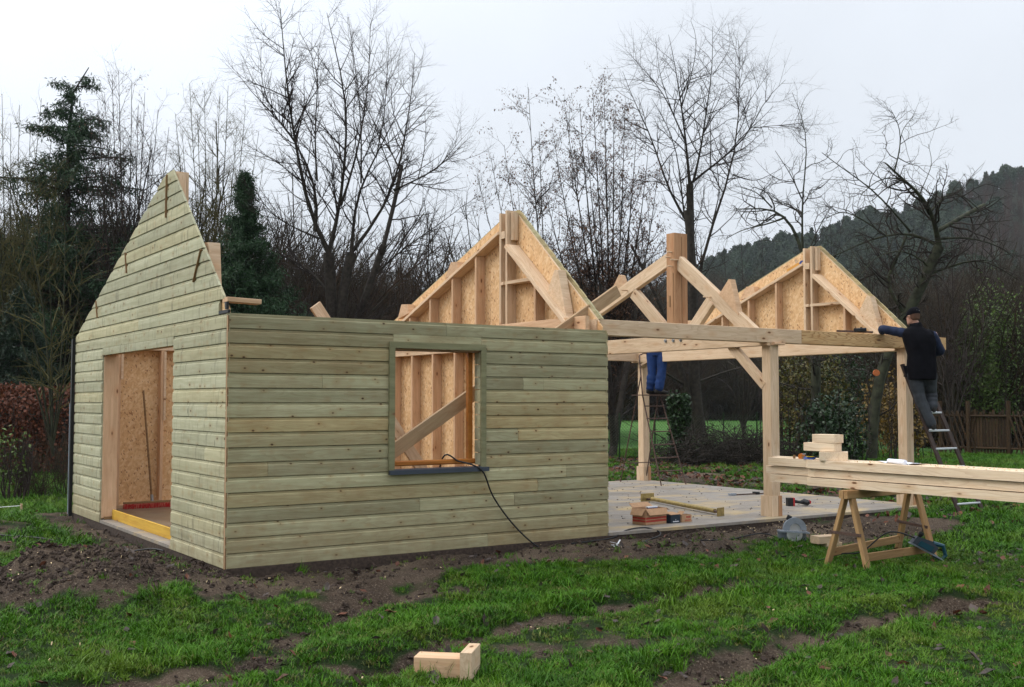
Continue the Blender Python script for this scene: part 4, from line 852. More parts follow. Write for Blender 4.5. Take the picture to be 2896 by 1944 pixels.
# ---- people
def skin_obj(name, J, E_, mat, parent, rootv=0, sub=2, label=None):
    """J: list of (co, rx, ry); E_: edges"""
    me = bpy.data.meshes.new(name); inv = WM[parent].inverted()
    me.from_pydata([tuple(inv @ vec(j[0])) for j in J], E_, []); me.update(); me.materials.append(mat)
    o = ob(name, me, parent, WM[parent].copy(), label)
    o.modifiers.new('skin', 'SKIN').use_smooth_shade = True
    if not me.skin_vertices: me.attributes  # layer is made by the modifier below
    bm = bmesh.new(); bm.from_mesh(me); sl_ = bm.verts.layers.skin.verify(); bm.verts.ensure_lookup_table()
    for i, j in enumerate(J): bm.verts[i][sl_].radius = (j[1], j[2]); bm.verts[i][sl_].use_root = (i == rootv)
    bm.to_mesh(me); bm.free()
    s = o.modifiers.new('sub', 'SUBSURF'); s.levels = sub; s.render_levels = sub
    return o
def person(rt_, K, trouser, top, label, vest=None, cap='black', shoe='boot', seed=1, shift=(0, 0, 0)):
    K = {k: (tuple(v) if k == 'face' else tuple(v[i] + shift[i] for i in range(3))) for k, v in K.items()}
    """K: joints. Every piece is lofted and then voxel-remeshed into one continuous surface."""
    r_ = random.Random(seed); Kv = {k: vec(v) for k, v in K.items()}; h = Kv['head']; f = Kv['face'].normalized(); sd_ = f.cross(Vector((0, 0, 1))).normalized()
    def remesh(q, nm, vox=.011, sm=4):
        o = q.build(nm, rt_, smooth=True); m_ = o.modifiers.new('remesh', 'REMESH'); m_.mode = 'VOXEL'; m_.voxel_size = vox; m_.use_smooth_shade = True; m_ = o.modifiers.new('smooth', 'SMOOTH'); m_.iterations = sm; m_.factor = .5; return o
    def loft(q, pts, m, n=18, wr=0.):       # pts: (centre, half side vector, half depth vector)
        V = []
        for i, (c, a_, b_) in enumerate(pts):
            for k in range(n):
                t = 2 * math.pi * k / n; ct, st_ = math.cos(t), math.sin(t); e = .8
                V.append(c + a_ * (abs(ct) ** e * (1 if ct > 0 else -1)) * (1 + r_.uniform(-wr, wr)) + b_ * (abs(st_) ** e * (1 if st_ > 0 else -1)) * (1 + r_.uniform(-wr, wr)))
        Fc = [(i * n + k, i * n + (k + 1) % n, (i + 1) * n + (k + 1) % n, (i + 1) * n + k) for i in range(len(pts) - 1) for k in range(n)] + [tuple(range(n))[::-1], tuple(range(len(V) - n, len(V)))]
        q.add(V, Fc, m)
    def limb(q, A, Bp, r0, r1, m, bulge=0., wr=.0, n=12):
        N = 9; pts = [A.lerp(Bp, i / (N - 1)) for i in range(N)]; rr = [r0 + (r1 - r0) * i / (N - 1) + bulge * math.sin(math.pi * (i / (N - 1)) ** .8) + (r_.uniform(-wr, wr) if 0 < i < N - 1 else 0) for i in range(N)]
        d = (Bp - A).normalized(); pts = [A - d * r0 * .6, A - d * r0 * .3] + pts + [Bp + d * r1 * .3, Bp + d * r1 * .6]; rr = [r0 * .5, r0 * .85] + rr + [r1 * .85, r1 * .5]; q.tube(pts, rr, m, n)
    lat = (Kv['shR'] - Kv['shL']).normalized(); dep = lat.cross(Vector((0, 0, 1))).normalized(); hl = (Kv['hipR'] - Kv['hipL']); hl.z = 0; hl.normalize(); hd = hl.cross(Vector((0, 0, 1)))
    P_, S_, C_, N_ = Kv['pelvis'], Kv['spine'], Kv['chest'], Kv['neck']
    def torso(q, m, g, lo=.0, wr=0.):
        loft(q, [(P_ - Vector((0, 0, .10 + lo)), hl * (.155 + g), hd * (.105 + g)), (P_, hl * (.17 + g), hd * (.115 + g)), (S_, lat * (.155 + g), dep * (.105 + g)), (S_.lerp(C_, .5), lat * (.17 + g), dep * (.115 + g)), (C_, lat * (.19 + g), dep * (.12 + g)), (C_.lerp(N_, .38), lat * (.19 + g), dep * (.11 + g)), (C_.lerp(N_, .6), lat * (.15 + g), dep * (.085 + g)), (C_.lerp(N_, .78), lat * (.085 + g * .6), dep * (.07 + g * .6))], m, wr=wr)
    # body
    q = MB(); m = M['skin']; torso(q, m, -.01); q.tube([C_.lerp(N_, .6), N_, h - Vector((0, 0, .03))], [.066, .056, .056], m, 12)
    loft(q, [(h + Vector((0, 0, z)) + f * fo, sd_ * a_, f * b_) for z, a_, b_, fo in ((-.105, .035, .04, .035), (-.085, .052, .07, .02), (-.04, .066, .088, .006), (.0, .073, .094, 0), (.04, .075, .097, -.004), (.075, .066, .086, -.006), (.10, .045, .06, -.008), (.112, .02, .03, -.008))], m)
    q.tube([h + f * .085 + Vector((0, 0, .012)), h + f * .112 - Vector((0, 0, .022)), h + f * .09 - Vector((0, 0, .034))], [.010, .016, .012], m, 8); q.tube([h + f * .088 - Vector((0, 0, .058)) - sd_ * .022, h + f * .088 - Vector((0, 0, .058)) + sd_ * .022], .009, m, 8)
    for s in (1, -1): q.tube([h + sd_ * s * .070 - Vector((0, 0, .03)), h + sd_ * s * .086 + Vector((0, 0, .012)) - f * .01], [.012, .018], m, 8)
    for S in 'LR':
        sh, el, wr_ = Kv['sh' + S], Kv['el' + S], Kv['wr' + S]; limb(q, sh, el, .052, .04, m); limb(q, el, wr_, .042, .028, m)
        d = (wr_ - el).normalized(); n_ = d.cross(Vector((0, 0, 1))); n_ = n_.normalized() if n_.length > .1 else Vector((1, 0, 0)); dn = n_.cross(d).normalized(); dn = dn if dn.z < 0 else -dn
        loft(q, [(wr_ + d * a_, n_ * b_, dn * c_) for a_, b_, c_ in ((-.01, .027, .02), (.03, .038, .018), (.07, .042, .016), (.095, .040, .013))], m, 12)
        for off, ln in ((.030, .068), (.011, .080), (-.009, .074), (-.028, .058)): p0 = wr_ + d * .088 + n_ * off; q.tube([p0, p0 + d * ln * .45 + dn * .008, p0 + d * ln * .75 + dn * .03, p0 + d * ln * .85 + dn * .052], [.0105, .010, .009, .007], m, 7)
        q.tube([wr_ + d * .03 + n_ * .035, wr_ + d * .062 + n_ * .060 + dn * .01, wr_ + d * .09 + n_ * .062 + dn * .028], [.013, .011, .009], m, 7)
        hp, kn, an = Kv['hip' + S], Kv['kn' + S], Kv['an' + S]; limb(q, hp, kn, .08, .052, m); limb(q, kn, an, .052, .036, m, .008)
        toe = Kv['toe' + S]; limb(q, Vector((an.x, an.y, toe.z + .02)), toe, .035, .03, m)
    remesh(q, 'body', .0075, 2)
    q = MB(); loft(q, [(P_ - Vector((0, 0, .13)), hl * .165, hd * .125), (P_ - Vector((0, 0, .04)), hl * .185, hd * .135), (P_.lerp(S_, .5), hl * .178, hd * .125)], trouser)
    for S in 'LR': hp, kn, an = Kv['hip' + S], Kv['kn' + S], Kv['an' + S]; limb(q, hp, kn, .112, .086, trouser, .0, .005); limb(q, kn, kn.lerp(an, .96), .088, .080, trouser, .004, .008)
    remesh(q, 'trousers', .011, 3)
    q = MB(); torso(q, top, .012, 0, .01)
    for S in 'LR': sh, el, wr_ = Kv['sh' + S], Kv['el' + S], Kv['wr' + S]; limb(q, sh.lerp(C_, .12), el, .076, .062, top, .0, .006); limb(q, el, el.lerp(wr_, .92), .062, .045, top, .0, .006)
    remesh(q, 'jumper', .010, 2)
    if vest:
        q = MB(); torso(q, vest, .042, .05, .02)
        for S in 'LR': limb(q, C_.lerp(Kv['sh' + S], .45) + Vector((0, 0, .02)), C_.lerp(Kv['sh' + S], .80) + Vector((0, 0, .01)), .10, .088, vest)
        q.tube([C_.lerp(N_, .55), N_ + Vector((0, 0, .01))], [.10, .082], vest, 14); remesh(q, 'vest', .011, 3)
        q = MB(); lowv = P_ - Vector((0, 0, .02)); q.box((-.02, -.05, -.10), (.03, .05, .06), vest, Matrix.Translation(lowv - lat * .20)); q.build('tool_pouch', rt_)
    for S in 'LR':
        an, toe = Kv['an' + S], Kv['toe' + S]; d = toe - an; d.z = 0; d.normalize(); q = MB(); base = Vector((an.x, an.y, toe.z)); n_ = Vector((-d.y, d.x, 0))
        loft(q, [(base - d * .075 + Vector((0, 0, .02)), n_ * .028, Vector((0, 0, .035))), (base - d * .04 + Vector((0, 0, .025)), n_ * .04, Vector((0, 0, .055))), (base + d * .05 + Vector((0, 0, .015)), n_ * .046, Vector((0, 0, .045))), (base + d * .14, n_ * .05, Vector((0, 0, .032))), (base + d * .20 - Vector((0, 0, .004)), n_ * .034, Vector((0, 0, .024)))], M[shoe], 12); q.tube([base, an + Vector((0, 0, .06))], [.05, .058], M[shoe], 12); remesh(q, 'shoe', .009, 2)
    q = MB(); loft(q, [(h + Vector((0, 0, z)) - f * bo, sd_ * a_, f * b_) for z, a_, b_, bo in ((-.07, .05, .035, .065), (-.045, .066, .055, .045), (.0, .079, .075, .028), (.04, .081, .086, .016), (.08, .072, .08, .014), (.105, .05, .06, .01))], M['hair']); remesh(q, 'hair', .008, 2)
    q = MB(); n = 20; V = []
    for i in range(8):
        ph = (i - 1) / 6 * math.pi / 2 if i else 0; dz = -.028 if i == 0 else 0
        for k in range(n): t = 2 * math.pi * k / n; V.append(h + Vector((0, 0, .038 + dz)) - f * .004 + (f * math.cos(t) * .109 + sd_ * math.sin(t) * .091) * math.cos(ph * .95) + Vector((0, 0, .092 * math.sin(ph))))
    q.add(V, [(i * n + k, i * n + (k + 1) % n, (i + 1) * n + (k + 1) % n, (i + 1) * n + k) for i in range(7) for k in range(n)] + [tuple(range(7 * n, 8 * n))], M[cap]); b0 = h + Vector((0, 0, .03)); q.poly([b0 + f * .09 - sd_ * .07, b0 + f * .155 - sd_ * .045 - Vector((0, 0, .02)), b0 + f * .175 - Vector((0, 0, .022)), b0 + f * .155 + sd_ * .045 - Vector((0, 0, .02)), b0 + f * .09 + sd_ * .07], .008, M[cap])
    q.build('cap', rt_, smooth=True)
    for s in (-1, 1):
        q = MB(); e0 = h + f * .086 + sd_ * s * .032 + Vector((0, 0, .006)); q.tube([e0, e0 + f * .006], .010, M['white'], 8); q.tube([e0 + f * .0062, e0 + f * .008], .005, M['black'], 8); q.build('eye', rt_)
m2r = root('person', (10.24, -.38, 1.18), 'man in black vest, cap and grey trousers on the ladder, leaning over the beam', 'person')
person(m2r, dict(pelvis=(10.25, -.37, 2.06), spine=(10.24, -.38, 2.26), chest=(10.22, -.36, 2.47), neck=(10.19, -.32, 2.725), head=(10.165, -.30, 2.83), face=(.15, .95, -.28),
    shL=(10.09, -.22, 2.60), elL=(9.90, .03, 2.655), wrL=(10.08, .17, 2.62), shR=(10.36, -.50, 2.57), elR=(10.53, -.50, 2.33), wrR=(10.50, -.27, 2.25),
    hipL=(10.18, -.29, 2.0), knL=(10.22, -.35, 1.62), anL=(10.31, -.47, 1.25), toeL=(10.35, -.37, 1.215), hipR=(10.32, -.44, 2.0), knR=(10.44, -.38, 1.72), anR=(10.40, -.42, 1.50), toeR=(10.44, -.32, 1.465)),
    M['pants'], M['jumper'], 'x', vest=M['vest'], cap='vest', shift=(-.065, .03, -.02))
q = MB(); hh = Vector((10.10, -.27, 2.895)); q.bar(hh + ex * .02 - ey * .098, hh + ex * .06 - ey * .082 - Vector((0, 0, .01)), .01, .012, M['white'], c=.002); q.build('cap_stripe', m2r)
for an in ((10.245, -.44, 1.175), (10.335, -.39, 1.43)):
    q = MB(); a_ = Vector(an) - ey * .045; q.bar(a_ - ex * .05, a_ + ex * .05, .02, .018, M['white'], c=.004); q.build('shoe_edge', m2r)
ct = root('bar_clamp', (9.5, .1, 2.575), 'black and rusty bar clamp lying on the eaves beam by the man', 'clamp')
q = MB(); q.bar((9.0, .20, 2.585), (9.85, .24, 2.60), .012, .028, M['rust']); q.build('bar', ct); q = MB(); q.bar((9.40, .20, 2.61), (9.64, .21, 2.625), .05, .06, M['black'], c=.012); q.bar((9.54, .20, 2.585), (9.54, .20, 2.66), .02, .03, M['black'], up=(0, 1, 0)); q.build('grip', ct)
m1r = root('person', (10.37, 5.65, 1.71), 'man in blue overalls standing on the stepladder behind the king post', 'person')
person(m1r, dict(pelvis=(10.30, 5.80, 2.58), spine=(10.36, 5.78, 2.74), chest=(10.46, 5.72, 2.93), neck=(10.58, 5.66, 3.07), head=(10.64, 5.63, 3.17), face=(.8, -.2, -.45),
    shL=(10.42, 5.92, 2.98), elL=(10.66, 5.98, 2.78), wrL=(10.86, 5.90, 2.72), shR=(10.56, 5.54, 2.95), elR=(10.74, 5.40, 2.78), wrR=(10.94, 5.44, 2.74),
    hipL=(10.24, 5.89, 2.50), knL=(10.22, 5.86, 2.12), anL=(10.16, 5.86, 1.80), toeL=(10.30, 5.85, 1.75), hipR=(10.34, 5.70, 2.50), knR=(10.30, 5.68, 2.12), anR=(10.22, 5.68, 1.80), toeR=(10.36, 5.65, 1.75)),
    M['overall'], M['overall'], 'x', cap='bluep', shift=(.16, -.12, 0), seed=4)
# ------------------------------------------------------------------ trees and shrubs
def resample(pts, K):
    pts = np.asarray(pts, float); d = np.r_[0, np.cumsum(np.linalg.norm(np.diff(pts, axis=0), axis=1))]; t = np.linspace(0, d[-1], K)
    # smooth (Catmull-like by cubic interpolation of a fine polyline)
    q = np.stack([np.interp(t, d, pts[:, i]) for i in range(3)], 1)
    for _ in range(2): q[1:-1] = .25 * q[:-2] + .5 * q[1:-1] + .25 * q[2:]
    return q
def unit(v): return v / np.maximum(np.linalg.norm(v, axis=-1, keepdims=True), 1e-9)
def spawn(P_, Rr, n_per, L, ang, K, curl, rr, t0=.15, t1=1., jit=.12, taper=.25, Lend=.45, keep=None):
    """children on parent polylines P_ (N,k,3) with radii Rr (N,k)"""
    N, k, _ = P_.shape
    cnt = rng.poisson(n_per, N) if np.isscalar(n_per) else rng.poisson(n_per)
    pi = np.repeat(np.arange(N), cnt); n = len(pi)
    if n == 0: return np.zeros((0, K, 3)), np.zeros((0, K))
    t = rng.uniform(t0, t1, n) * (k - 1.001); i = np.floor(t).astype(int); f = (t - i)[:, None]
    p = P_[pi, i] * (1 - f) + P_[pi, i + 1] * f; d = unit(P_[pi, i + 1] - P_[pi, i]); r0 = Rr[pi, i] * (1 - f[:, 0]) + Rr[pi, i + 1] * f[:, 0]
    a = unit(np.cross(d, unit(rng.normal(size=(n, 3))))); al = ang * rng.uniform(.65, 1.3, n)[:, None]
    dr = unit(d * np.cos(al) + a * np.sin(al)); tt = t / (k - 1)
    Ln = (L if np.isscalar(L) else L[pi]) * rng.uniform(.45, 1.2, n) * (1 - (1 - Lend) * tt); seg = (Ln / (K - 1))[:, None]
    out = [p]; up_ = np.array([0, 0, 1.])
    for j in range(K - 1):
        dr = unit(dr + up_ * curl + rng.normal(0, jit, (n, 3))); out.append(out[-1] + dr * seg)
    Q = np.stack(out, 1); rad = np.minimum(r0 * .8, rr * rng.uniform(.75, 1.2, n))[:, None] * np.linspace(1, taper, K)[None]
    if keep is not None:
        kk = keep(Q); Q, rad = Q[kk], rad[kk]
    return Q, rad
def tubes(groups):
    """groups: list of (P (N,K,3), R (N,K), sides) -> verts, quads"""
    V = []; Fq = []; off = 0
    for P_, Rr, s in groups:
        N, K, _ = P_.shape
        if N == 0: continue
        d = np.empty_like(P_); d[:, 1:-1] = P_[:, 2:] - P_[:, :-2]; d[:, 0] = P_[:, 1] - P_[:, 0]; d[:, -1] = P_[:, -1] - P_[:, -2]; d = unit(d)
        ref = np.where(np.abs(d[..., 2:3]) > .92, np.array([1., 0, 0]), np.array([0, 0, 1.])); ref = np.broadcast_to(ref[:, :1] * 0 + np.where(np.abs(unit(P_[:, -1:] - P_[:, :1])[..., 2:3]) > .8, np.array([1., .2, 0]), np.array([0, .1, 1.])), d.shape)
        a = unit(np.cross(d, ref)); b = np.cross(d, a); th = np.arange(s) * 2 * math.pi / s
        ring = P_[:, :, None] + Rr[:, :, None, None] * (a[:, :, None] * np.cos(th)[:, None] + b[:, :, None] * np.sin(th)[:, None])
        V.append(ring.reshape(-1, 3)); ids = np.arange(N * K * s).reshape(N, K, s) + off; nx_ = np.roll(ids, -1, 2)
        Fq.append(np.stack([ids[:, :-1], nx_[:, :-1], nx_[:, 1:], ids[:, 1:]], -1).reshape(-1, 4)); off += N * K * s
    return np.concatenate(V), np.concatenate(Fq)
def cards(C_, size, droop=0., aspect=.5, jitter=1.):
    """leaf quads (bent in the middle) at points C_"""
    n = len(C_); d = unit(rng.normal(size=(n, 3)) * jitter + np.array([0, 0, -droop])); a = unit(np.cross(d, unit(rng.normal(size=(n, 3)))))
    s = (size * rng.uniform(.6, 1.3, n))[:, None]; w_ = s * aspect; nn = np.cross(d, a)
    v = np.stack([C_, C_ + d * s * .5 + a * w_ * .5 + nn * s * .1, C_ + d * s, C_ + d * s * .5 - a * w_ * .5 + nn * s * .1], 1)
    return v.reshape(-1, 3), np.arange(n * 4).reshape(n, 4)
def tree(name, label, stems, lv, mats=('bark', 'twig'), group=None, cat='tree', leaves=None, sides=(7, 5, 3, 3), K0=9, catkins=None, fat=1.):
    """stems: list of (polyline pts, r0, r1) in world space; lv: list of spawn arguments"""
    base = np.asarray(stems[0][0][0]); rt_ = root(name, (base[0], base[1], gz1(base[0], base[1]) - .05), label, cat, group); inv = np.array(WM[rt_].translation)
    done = []; stems = list(stems)
    for i, (pl, r0, r1) in enumerate(stems):          # root every limb on the limb it forks from
        pl = np.array(pl, float); r0 = r0 * fat
        if done:
            Q = np.concatenate([d_[0] for d_ in done]); RR = np.concatenate([d_[1] for d_ in done]); e = Q - pl[0]; lat = np.hypot(e @ RT, e @ UP); j = int(np.argmin(lat))
            if lat[j] < 2.2:
                dl = e[j]; dd_ = dl @ FW; t_ = np.linspace(0, 1, len(pl))[:, None]; pl = pl + FW * dd_ + (dl - FW * dd_) * np.clip(1 - t_ * 2.5, 0, 1); r0 = min(r0, RR[j] * .95)
        stems[i] = (pl, r0, r1); q_ = resample(pl, 30); done.append((q_[1:], np.linspace(0, 1, 29) ** .6 * (r1 - r0) + r0))
    SP = np.stack([resample(s[0], K0) for s in stems]); SR = np.stack([np.linspace(0, 1, K0) ** .6 * (s[2] - s[1]) + s[1] for s in stems])
    V, Fq = tubes([(SP - inv, SR, sides[0])]); ob('trunk', quick_mesh('trunk', V, Fq, M[mats[0]], True), rt_, WM[rt_])
    prevP, prevR = SP, SR; G = []; tips = None; allp = []
    LS = np.linalg.norm(np.diff(SP, axis=1), axis=2).sum(1)
    for i, a in enumerate(lv):
        a = dict(a); dens = a.pop('per_m', None)
        if dens is not None: a['n_per'] = LS * dens
        Q, r = spawn(prevP, prevR, **a); G.append((Q - inv, r, sides[min(i + 1, len(sides) - 1)])); prevP, prevR = Q, r; LS = np.linalg.norm(np.diff(Q, axis=1), axis=2).sum(1) if len(Q) else np.zeros(0); allp.append(Q)
    V, Fq = tubes(G); cr = ob('crown', quick_mesh('crown', V, Fq, M[mats[1]]), rt_, WM[rt_])
    if leaves:
        n, size, mt, droop, asp = leaves; src = np.concatenate([q.reshape(-1, 3) for q in allp[-2:]]); c = src[rng.integers(0, len(src), n)] + rng.normal(0, .03, (n, 3))
        V, Fq = cards(c - inv, size, droop, asp); ob('leaves', quick_mesh('leaves', V, Fq, M[mt]), rt_, WM[rt_])
    return rt_
def st(pl, D, r0, r1, f=lambda x, y: (x, y), dd=.6, rs=None):
    """stem from display pixels (list) at depth D wandering a little in depth"""
    pts = []; w_ = 0; rs = rs if rs is not None else rng.uniform(-1, 1)
    for i, (x, y) in enumerate(pl):
        X, Y = f(x, y); pts.append(px(X, Y, D + rs * dd * i / max(1, len(pl) - 1) * 2.5))
    return (pts, r0, r1)
z8 = lambda x, y: (484 + x * .4889, y * .4889); z4 = lambda x, y: (1048.6 + x * .4373, 40.3 + y * .4373); z5_ = lambda x, y: (1774.6 + x * .3601, 242 + y * .3601)
# centre tree
D = 30
S = [st([(575, 1900), (560, 1480), (545, 1180)], D, .22, .16, z8, 0), st([(590, 1880), (598, 1480), (622, 1300), (650, 1180)], D, .19, .14, z8, 0), st([(640, 1900), (690, 1480), (750, 1290), (800, 1150)], D, .14, .10, z8, .3),
     st([(545, 1190), (470, 1080), (430, 900), (385, 640), (345, 450), (345, 330), (320, 120), (318, 38)], D, .13, .008, z8), st([(495, 1075), (512, 950), (500, 830), (420, 740), (362, 585), (230, 490), (160, 425), (120, 345)], D, .09, .006, z8),
     st([(500, 840), (487, 690), (490, 480), (525, 350), (470, 260), (415, 160)], D, .075, .006, z8), st([(548, 1180), (600, 1000), (625, 700), (640, 530), (605, 320), (560, 200), (535, 60)], D, .12, .007, z8),
     st([(612, 960), (665, 800), (700, 620), (735, 400), (740, 120)], D, .07, .006, z8), st([(650, 1180), (668, 900), (760, 750), (840, 560), (920, 440)], D, .10, .006, z8), st([(652, 1170), (770, 1030), (850, 890), (880, 770), (910, 560), (950, 350), (945, 250)], D, .10, .006, z8),
     st([(855, 885), (960, 830), (1050, 790), (1120, 690), (1165, 640)], D, .06, .006, z8), st([(800, 1150), (850, 930), (880, 770)], D, .10, .06, z8), st([(750, 1290), (860, 1180), (960, 1110), (1060, 1045), (1180, 950)], D, .06, .006, z8),
     st([(555, 1370), (440, 1240), (330, 1200), (250, 1130)], D, .09, .01, z8), st([(480, 1130), (400, 1080), (330, 1040), (240, 960), (200, 880)], D, .05, .008, z8), st([(750, 560), (800, 640), (875, 770)][::-1], D, .05, .008, z8), st([(690, 860), (700, 560), (670, 300), (640, 90)], D, .06, .006, z8), st([(390, 690), (300, 560), (240, 400), (245, 220)], D, .05, .006, z8), st([(760, 750), (810, 560), (830, 240)], D, .05, .006, z8)]
LV_A = [dict(per_m=4.2, L=2.3, ang=.85, K=6, curl=.09, rr=.020, t0=.12, jit=.10), dict(per_m=6, L=.85, ang=.8, K=4, curl=.06, rr=.0105, jit=.12, t0=.1), dict(per_m=6.5, L=.30, ang=.8, K=3, curl=.03, rr=.0068, jit=.12)]
tree('bare_tree', 'tall black leafless tree with many upright forks behind the middle of the shed', S, LV_A, ('bark', 'twig'), fat=.62)
# tall fine tree right of centre
D = 39
S = [st([(1225, 2180), (1215, 1700), (1208, 1240), (1200, 870)], D, .30, .13, z4, 0), st([(1200, 880), (1180, 650), (1160, 480), (1120, 220), (1090, 90)], D, .11, .006, z4), st([(1225, 1700), (1250, 1240), (1335, 1050), (1430, 830), (1440, 700), (1480, 490), (1450, 350), (1455, 120)], D, .16, .006, z4, .5),
     st([(1200, 880), (1310, 780), (1440, 690), (1540, 580), (1560, 450), (1700, 325)], D, .09, .006, z4), st([(1215, 850), (1270, 640), (1280, 480), (1320, 330), (1320, 45)], D, .10, .006, z4), st([(1180, 650), (1110, 500), (1060, 390), (960, 280), (880, 190)], D, .08, .006, z4),
     st([(1160, 480), (1210, 300), (1240, 100), (1200, 30)], D, .06, .006, z4), st([(1335, 1050), (1380, 860), (1330, 760), (1400, 600)], D, .05, .006, z4), st([(1430, 830), (1560, 850), (1700, 775)], D, .05, .006, z4), st([(1150, 1100), (1060, 900), (1000, 600), (900, 440), (850, 280)], D, .11, .006, z4),
     st([(1205, 1240), (1160, 1000), (1150, 760), (1090, 540), (1000, 420)], D, .09, .006, z4), st([(1480, 490), (1570, 360), (1640, 260)], D, .04, .005, z4), st([(1540, 580), (1660, 560), (1740, 570)], D, .04, .005, z4), st([(1320, 330), (1400, 180), (1380, 60)], D, .04, .005, z4), st([(1110, 500), (1040, 300), (1020, 110)], D, .04, .005, z4)]
LV_B = [dict(per_m=2.6, L=2.6, ang=.85, K=6, curl=.05, rr=.022, t0=.15, jit=.14), dict(per_m=4.2, L=1.2, ang=.85, K=5, curl=.01, rr=.010, jit=.16), dict(per_m=5.0, L=.48, ang=.85, K=3, curl=.01, rr=.0066, jit=.14)]
tree('bare_tree', 'tallest pale-twigged leafless tree behind the king post truss', S, LV_B, ('bark', 'twig'), fat=.6)
# hazels with dry leaves
def fan(base, D, tops, r0=.06, sw=.35):
    out = []
    for i, (x, y) in enumerate(tops):
        bx = base[0] + (x - base[0]) * .12 + rng.uniform(-9, 9); mx = base[0] + (x - base[0]) * .42 + rng.uniform(-6, 6)
        out.append(st([(bx, base[1]), (mx, base[1] + (y - base[1]) * .45), (x - (x - mx) * sw, base[1] + (y - base[1]) * .75), (x, y)], D, r0 * rng.uniform(.7, 1.2), .006))
    return out
LV_H = [dict(per_m=3.0, L=1.9, ang=.75, K=5, curl=.06, rr=.017, t0=.18, jit=.15), dict(per_m=5., L=.85, ang=.8, K=4, curl=.02, rr=.009, jit=.15), dict(per_m=6., L=.30, ang=.8, K=3, curl=-.03, rr=.0062)]
tree('hazel', 'brown-leaved multi-stemmed hazel between the two gables', fan((1400, 1010), 33, [(1300, 480), (1440, 420), (1380, 380), (1470, 520), (1262, 305), (1290, 250), (1322, 238), (1352, 205), (1378, 215), (1400, 250), (1425, 260), (1452, 300), (1480, 330), (1240, 420), (1500, 400), (1340, 330)], .075), LV_H, leaves=(16000, .075, 'dry', 1.2, .42))
tree('hazel', 'loose thin hazel with brown leaves just right of the middle gable peak', fan((1255, 1000), 32, [(1205, 200), (1150, 330), (1090, 405), (1120, 360), (1230, 300), (1180, 420), (1075, 470)], .055), LV_H, leaves=(3400, .075, 'dry', 1.2, .42))
tree('hazel', 'thin leafless hazel behind the left gable peak', fan((285, 1010), 34, [(205, 270), (222, 230), (238, 215), (255, 170), (270, 160), (300, 185), (315, 240), (330, 210), (345, 300), (360, 250), (385, 290), (190, 350), (280, 300), (230, 400)], .065), LV_H, leaves=(1500, .075, 'dry', 1.3, .3), mats=('bark', 'twig'))
tree('hazel', 'thin leafless hazel right of the left gable peak', fan((475, 1010), 35, [(400, 260), (415, 300), (432, 190), (450, 260), (466, 205), (485, 300), (500, 220), (520, 195), (540, 290), (560, 240), (590, 300), (410, 380), (600, 380)], .055), LV_H, leaves=(900, .075, 'dry', 1.3, .3), mats=('bark_g', 'twig_y'))
tree('hazel', 'pale thin leafless saplings at the left picture edge', fan((20, 1010), 33, [(-40, 260), (-15, 240), (5, 215), (25, 280), (45, 240), (70, 300), (95, 225), (120, 300), (-60, 400), (150, 380)], .05), LV_H, mats=('bark_g', 'twig_y'))
tree('hazel', 'yellow-green tangled shrub behind the left gable foot', fan((140, 1040), 22, [(20, 560), (60, 500), (110, 560), (150, 520), (-30, 620), (170, 620), (90, 640), (200, 560)], .03, .6), [dict(per_m=2.5, L=1.5, ang=.8, K=6, curl=-.02, rr=.012, t0=.2, jit=.14), dict(per_m=3.0, L=.6, ang=.8, K=4, curl=-.05, rr=.006, jit=.15)], mats=('bark_g', 'twig_y'))
# gnarled apple trees
LV_G = [dict(per_m=4.2, L=1.7, ang=1.0, K=7, curl=.03, rr=.028, t0=.15, jit=.30), dict(per_m=5.5, L=.72, ang=1.0, K=5, curl=.03, rr=.013, jit=.32), dict(per_m=8.0, L=.22, ang=1.0, K=3, curl=.0, rr=.0085, jit=.3)]
D = 26
S = [st([(590, 2230), (600, 1900), (690, 1500), (830, 1330), (950, 1050), (1020, 890)], D, .20, .13, z5_, 0), st([(1020, 890), (1000, 740), (960, 640), (880, 530), (780, 460), (690, 370)], D, .12, .02, z5_), st([(1010, 890), (850, 790), (700, 820), (600, 830), (480, 900), (330, 960)], D, .07, .012, z5_),
     st([(850, 790), (730, 640), (600, 500), (430, 390), (295, 285)], D, .06, .008, z5_), st([(600, 500), (650, 330), (650, 200), (590, 100)], D, .03, .006, z5_), st([(1040, 790), (1120, 730), (1180, 690), (1285, 635)], D, .08, .055, z5_), st([(950, 1060), (1150, 990), (1300, 960), (1440, 1050), (1520, 1100)], D, .06, .01, z5_),
     st([(1035, 835), (1200, 830), (1400, 890), (1480, 960)], D, .05, .01, z5_), st([(960, 640), (1040, 540), (1150, 600), (1240, 700)], D, .04, .01, z5_), st([(600, 1250), (560, 1110), (680, 960), (720, 850)], D + 1, .08, .03, z5_, 0), st([(780, 460), (640, 470), (520, 520), (440, 600)], D, .03, .008, z5_), st([(880, 530), (900, 400), (870, 280)], D, .02, .005, z5_), st([(690, 370), (640, 230), (720, 140)], D, .02, .005, z5_), st([(720, 830), (560, 700), (440, 640), (340, 700)], D, .035, .008, z5_), st([(980, 1030), (900, 950), (760, 900), (600, 960), (520, 1080)], D, .04, .008, z5_)]
at_ = tree('apple_tree', 'gnarled mossy leaning apple tree above the man with the black vest', S, LV_G, ('bark_g', 'bark'), fat=.68)
q = MB(); c_ = px(1998, 851, 25.55); q.tube([c_ - FH * .0 + Vector((0, 0, 0)), c_ - FH * .06], .075, M['cutend'], 14); q.build('sawn_limb', at_)
D = 27
